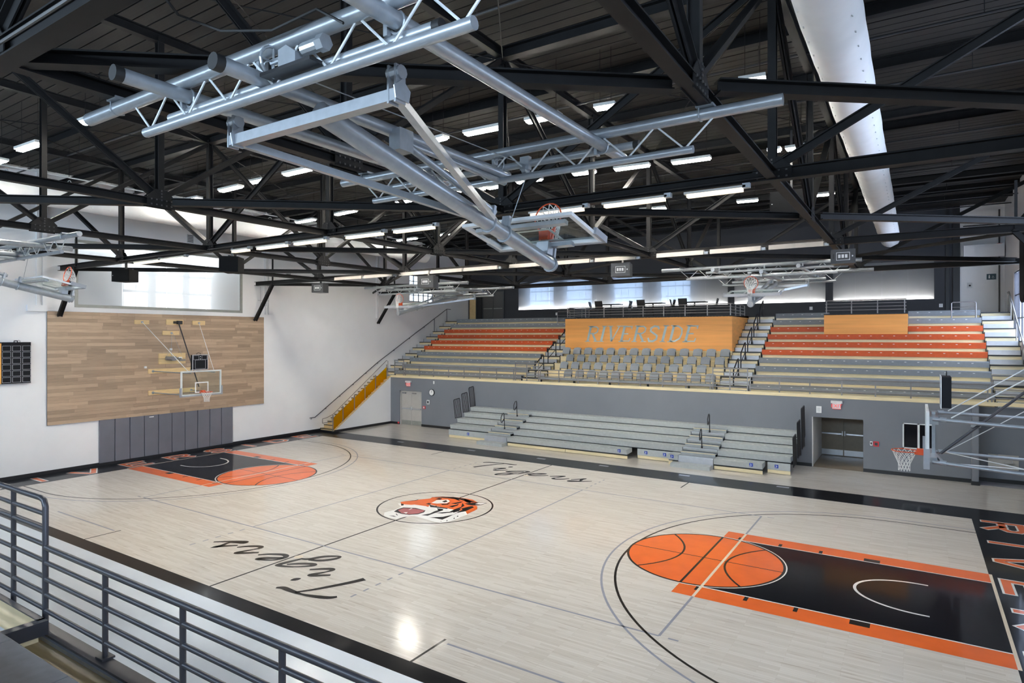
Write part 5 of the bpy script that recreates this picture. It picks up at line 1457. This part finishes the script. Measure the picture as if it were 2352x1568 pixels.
part(t, 'clock_rim', MB().tube((-11.35, YF, 2.09), (-11.35, YF-.05, 2.09), .2, 24), 'rubber_black')
part(t, 'dial', MB().tube((-11.35, YF-.05, 2.09), (-11.35, YF-.055, 2.09), .17, 24), 'box_white')
part(t, 'clock_hand', MB().bar((-11.35, YF-.058, 2.09), (-11.28, YF-.058, 2.16), .008, .012).bar((-11.35, YF-.058, 2.09), (-11.36, YF-.058, 2.22), .006, .008), 'rubber_black')
def wallbox(name, label, cat, x, z, w, h, m, detail=None):
    t = thing(name, label, cat, (x, YF, z))
    part(t, 'body', MB().prism([(x-w/2, YF, z-h/2), (x+w/2, YF, z-h/2), (x+w/2, YF, z+h/2), (x-w/2, YF, z+h/2)], (0, -.04, 0)), m)
    if detail: part(t, 'front', MB().box(x-w*.28, x+w*.28, YF-.05, YF-.04, z-h*.28, z+h*.28), detail)
wallbox('strobe_light', 'small white strobe above the wall clock', 'alarm', -11.19, 2.69, .07, .17, 'box_white', 'frame_white')
wallbox('fire_alarm', 'white fire alarm strobe below the wall clock', 'alarm', -11.63, 1.5, .2, .26, 'frame_white', 'speaker_grey')
wallbox('pull_station', 'red fire alarm pull station beside the tan door', 'alarm', -11.95, 1.16, .18, .16, 'red_plastic', 'frame_white')
wallbox('card_reader', 'small white card reader right of the recessed door', 'switch', 11.43, 1.17, .09, .16, 'box_white', 'rubber_black')
wallbox('pull_station', 'red framed pull station right of the recessed door', 'alarm', 11.6, 1.16, .19, .2, 'red_plastic', 'speaker_grey')
wallbox('speaker_plate', 'white wall speaker plate left of the right EXIT sign', 'speaker', 9.54, 2.40, .2, .28, 'box_white', 'exit_case')
wallbox('door_stop', 'small red extinguisher tag at the foot of the tan door', 'extinguisher', -14.02, .1, .12, .1, 'red_plastic', 'red_plastic')
t = thing('drinking_fountain', 'steel drinking fountains with a panel in the right alcove', 'drinking fountain', (15.7, 13.9, .5))
part(t, 'panel', MB().box(15.2, 16.1, 13.845, 13.875, .5, 1.05), 'steel_fountain')
for x, z in ((15.42, .92), (15.85, .72)):
    part(t, 'basin', MB().tube((x, 13.72, z), (x, 13.72, z+.06), .06, 12, .17), 'steel_fountain')
    part(t, 'spout', MB().path([(x+.06, 13.78, z+.06), (x+.06, 13.78, z+.13), (x+.03, 13.75, z+.15)], .012, 6), 'aluminium')
t = thing('pier_bracket', 'small pulley bracket on top of the grey pier', 'bracket', (14.78, 12.88, 2.1))
part(t, 'plate', MB().box(14.62, 14.92, 12.85, 12.9, 2.12, 2.22), 'galvanised'); part(t, 'pulley', MB().tube((14.78, 12.86, 2.16), (14.78, 12.8, 2.16), .06, 10), 'galvanised')

# ------------------------------------------------------------------ gallery back wall items
def back_door(n, x0, x1, m, label, pair):
    z0 = rowZ(9); y = YB-.02
    o = struct('door_%d' % n, MB().box(x0-.08, x0, y-.06, y, z0, z0+2.2).box(x1, x1+.08, y-.06, y, z0, z0+2.2).box(x0-.08, x1+.08, y-.06, y, z0+2.2, z0+2.28), 'speaker_grey', label)
    xm = (x0+x1)/2
    for a, b in (((x0, xm-.01), (xm+.01, x1)) if pair else ((x0, x1),)):
        MB().box(a, b, y-.035, y-.01, z0, z0+2.2).build('door_leaf', m, o)
        if pair: MB().box(a+.06, b-.06, y-.09, y-.06, z0+.95, z0+1.0).build('push_bar', 'trim_metal', o)
back_door(3, -14.46, -12.65, 'door_grey', 'grey double door at the left of the gallery back wall', True)
back_door(4, -15.75, -15.15, 'oak', 'narrow oak door in the left gallery corner', False)
struct('trim_9', MB().box(-15.05, -14.6, YB-.06, YB-.0, rowZ(9), 8.85), 'black_base')
for i, x in enumerate((-8.2, 14.0, -13.0, 8.0)):
    t = thing('switch_plate', 'small pale switch plate on the charcoal gallery wall, %s from the left' % ORD[(1, 3, 0, 2)[i]], 'switch', (x, YB, 7.0))
    part(t, 'plate', MB().box(x-.08, x+.08, YB-.015, YB, 6.92, 7.1), 'box_white'); part(t, 'toggle', MB().box(x-.02, x+.02, YB-.025, YB-.015, 6.98, 7.04), 'exit_case')
t = thing('restroom_sign', 'dark teal restroom sign on the blue lit corner wall', 'sign', (16.0, YB-.05, 8.3))
part(t, 'plate', MB().box(15.85, 16.22, YB-.075, YB-.05, 8.22, 8.50), 'sign_teal')
part(t, 'pictogram', MB().tube((15.95, YB-.076, 8.43), (15.95, YB-.08, 8.43), .025, 10).box(15.92, 15.98, YB-.08, YB-.076, 8.28, 8.40), 'box_white')
part(t, 'pictogram', MB().path([(16.1+.04*cos(q), YB-.078, 8.32+.04*sin(q)) for q in [2*pi*k/10 for k in range(10)]], .007, 4, True).box(16.085, 16.1, YB-.08, YB-.076, 8.33, 8.42), 'panel_ink')
t = thing('alarm_box', 'small grey alarm box on the pale corner wall', 'alarm', (15.2, YB-.05, 7.9))
part(t, 'body', MB().box(15.08, 15.28, YB-.1, YB-.05, 7.85, 8.1), 'panel_ink'); part(t, 'button', MB().box(15.14, 15.22, YB-.12, YB-.1, 7.92, 8.0), 'rubber_black')
t = thing('standpipe', 'thin dark vertical pipe in the far right corner', 'pipe', (XR-.3, YB-.3, 6.6))
part(t, 'pipe_run', MB().tube((XR-.22, YB-.2, 6.6), (XR-.22, YB-.2, ZR-.4), .035, 8).tube((XR-.22, YB-.2, 10.9), (14.9, YB-.2, 10.9), .03, 8), 'black_metal')
part(t, 'valve', MB().box(XR-.32, XR-.12, YB-.32, YB-.1, 9.75, 9.95), 'red_plastic')

# gallery tables and chairs on the booth roof
def gal_chair(label, x, y, rz):
    t = thing('gallery_chair', label, 'chair', (x, y, 6.5), rz, group='black chairs on the booth roof')
    MB().prism([(-.24, -.22, .44), (.24, -.22, .44), (.24, .22, .42), (-.24, .22, .42)], (0, 0, .035)).build('seat', 'chair_black', t)
    MB().prism([(-.24, .20, .50), (-.24, .23, .50), (-.24, .33, .92), (-.24, .30, .93)], (.48, 0, 0)).build('backrest', 'chair_black', t)
    for a in (-1, 1):
        MB().bar((a*.22, -.2, 0), (a*.22, -.2, .43), .025, .025).build('leg', 'black_metal', t)
        MB().bar((a*.22, .26, 0), (a*.22, .2, .46), .025, .025).build('leg', 'black_metal', t)
    return t
for i, xc in enumerate((-1.75, .75, 3.05)):
    nm = ('left', 'middle', 'right')[i]
    t = thing('gallery_table', '%s dark table on the RIVERSIDE booth roof' % nm, 'table', (xc, 17.7, 6.5), group='tables on the booth roof')
    part(t, 'table_top', MB().box(xc-.62, xc+.62, 17.4, 18.0, 7.24, 7.28), 'chair_black')
    part(t, 'column', MB().tube((xc, 17.7, 6.52), (xc, 17.7, 7.24), .04, 10), 'black_metal')
    part(t, 'foot', MB().box(xc-.3, xc+.3, 17.66, 17.74, 6.5, 6.53).box(xc-.04, xc+.04, 17.4, 18.0, 6.5, 6.53), 'black_metal')
    gal_chair('black chair turned sideways at the left of the %s booth table' % nm, xc-.95, 17.55, pi/2 + .2)
    gal_chair('black chair facing the %s booth table with its back to the court' % nm, xc-.35, 17.12, pi - .1)
    gal_chair('black chair at the right of the %s booth table' % nm, xc+.9, 17.7, -pi/2 + .1)

# wall registers and cameras
for i, (y, z) in enumerate(((1.1, 10.05), (6.6, 8.9))):
    t = thing('vent_register', 'small grey vent plate on the white wall, %s' % ('above the frosted window' if i == 0 else 'right of the frosted window'), 'vent', (XL, y, z))
    part(t, 'plate', MB().box(XL, XL+.02, y-.16, y+.16, z-.2, z+.2), 'panel_ink')
    for k in range(5): part(t, 'slat', MB().box(XL+.02, XL+.03, y-.13, y+.13, z-.15+.07*k, z-.12+.07*k), 'speaker_grey')
# goal hung net frame left end of the third truss
t = thing('rope_ladder', 'thin wire hanger frame below the left end of the third truss', 'hanger', (XL+.5, 4.6, 7.2))
part(t, 'wires', MB().tube((XL+.4, 4.6, 8.0), (XL+.4, 4.6, 6.6), .008, 5).tube((XL+.75, 4.6, 7.95), (XL+.75, 4.6, 7.0), .008, 5).tube((XL+.85, 4.6, 7.95), (XL+.85, 4.6, 7.0), .008, 5).tube((XL+.2, 4.6, 7.3), (XL+1.1, 4.6, 7.25), .008, 5), 'rail_metal')
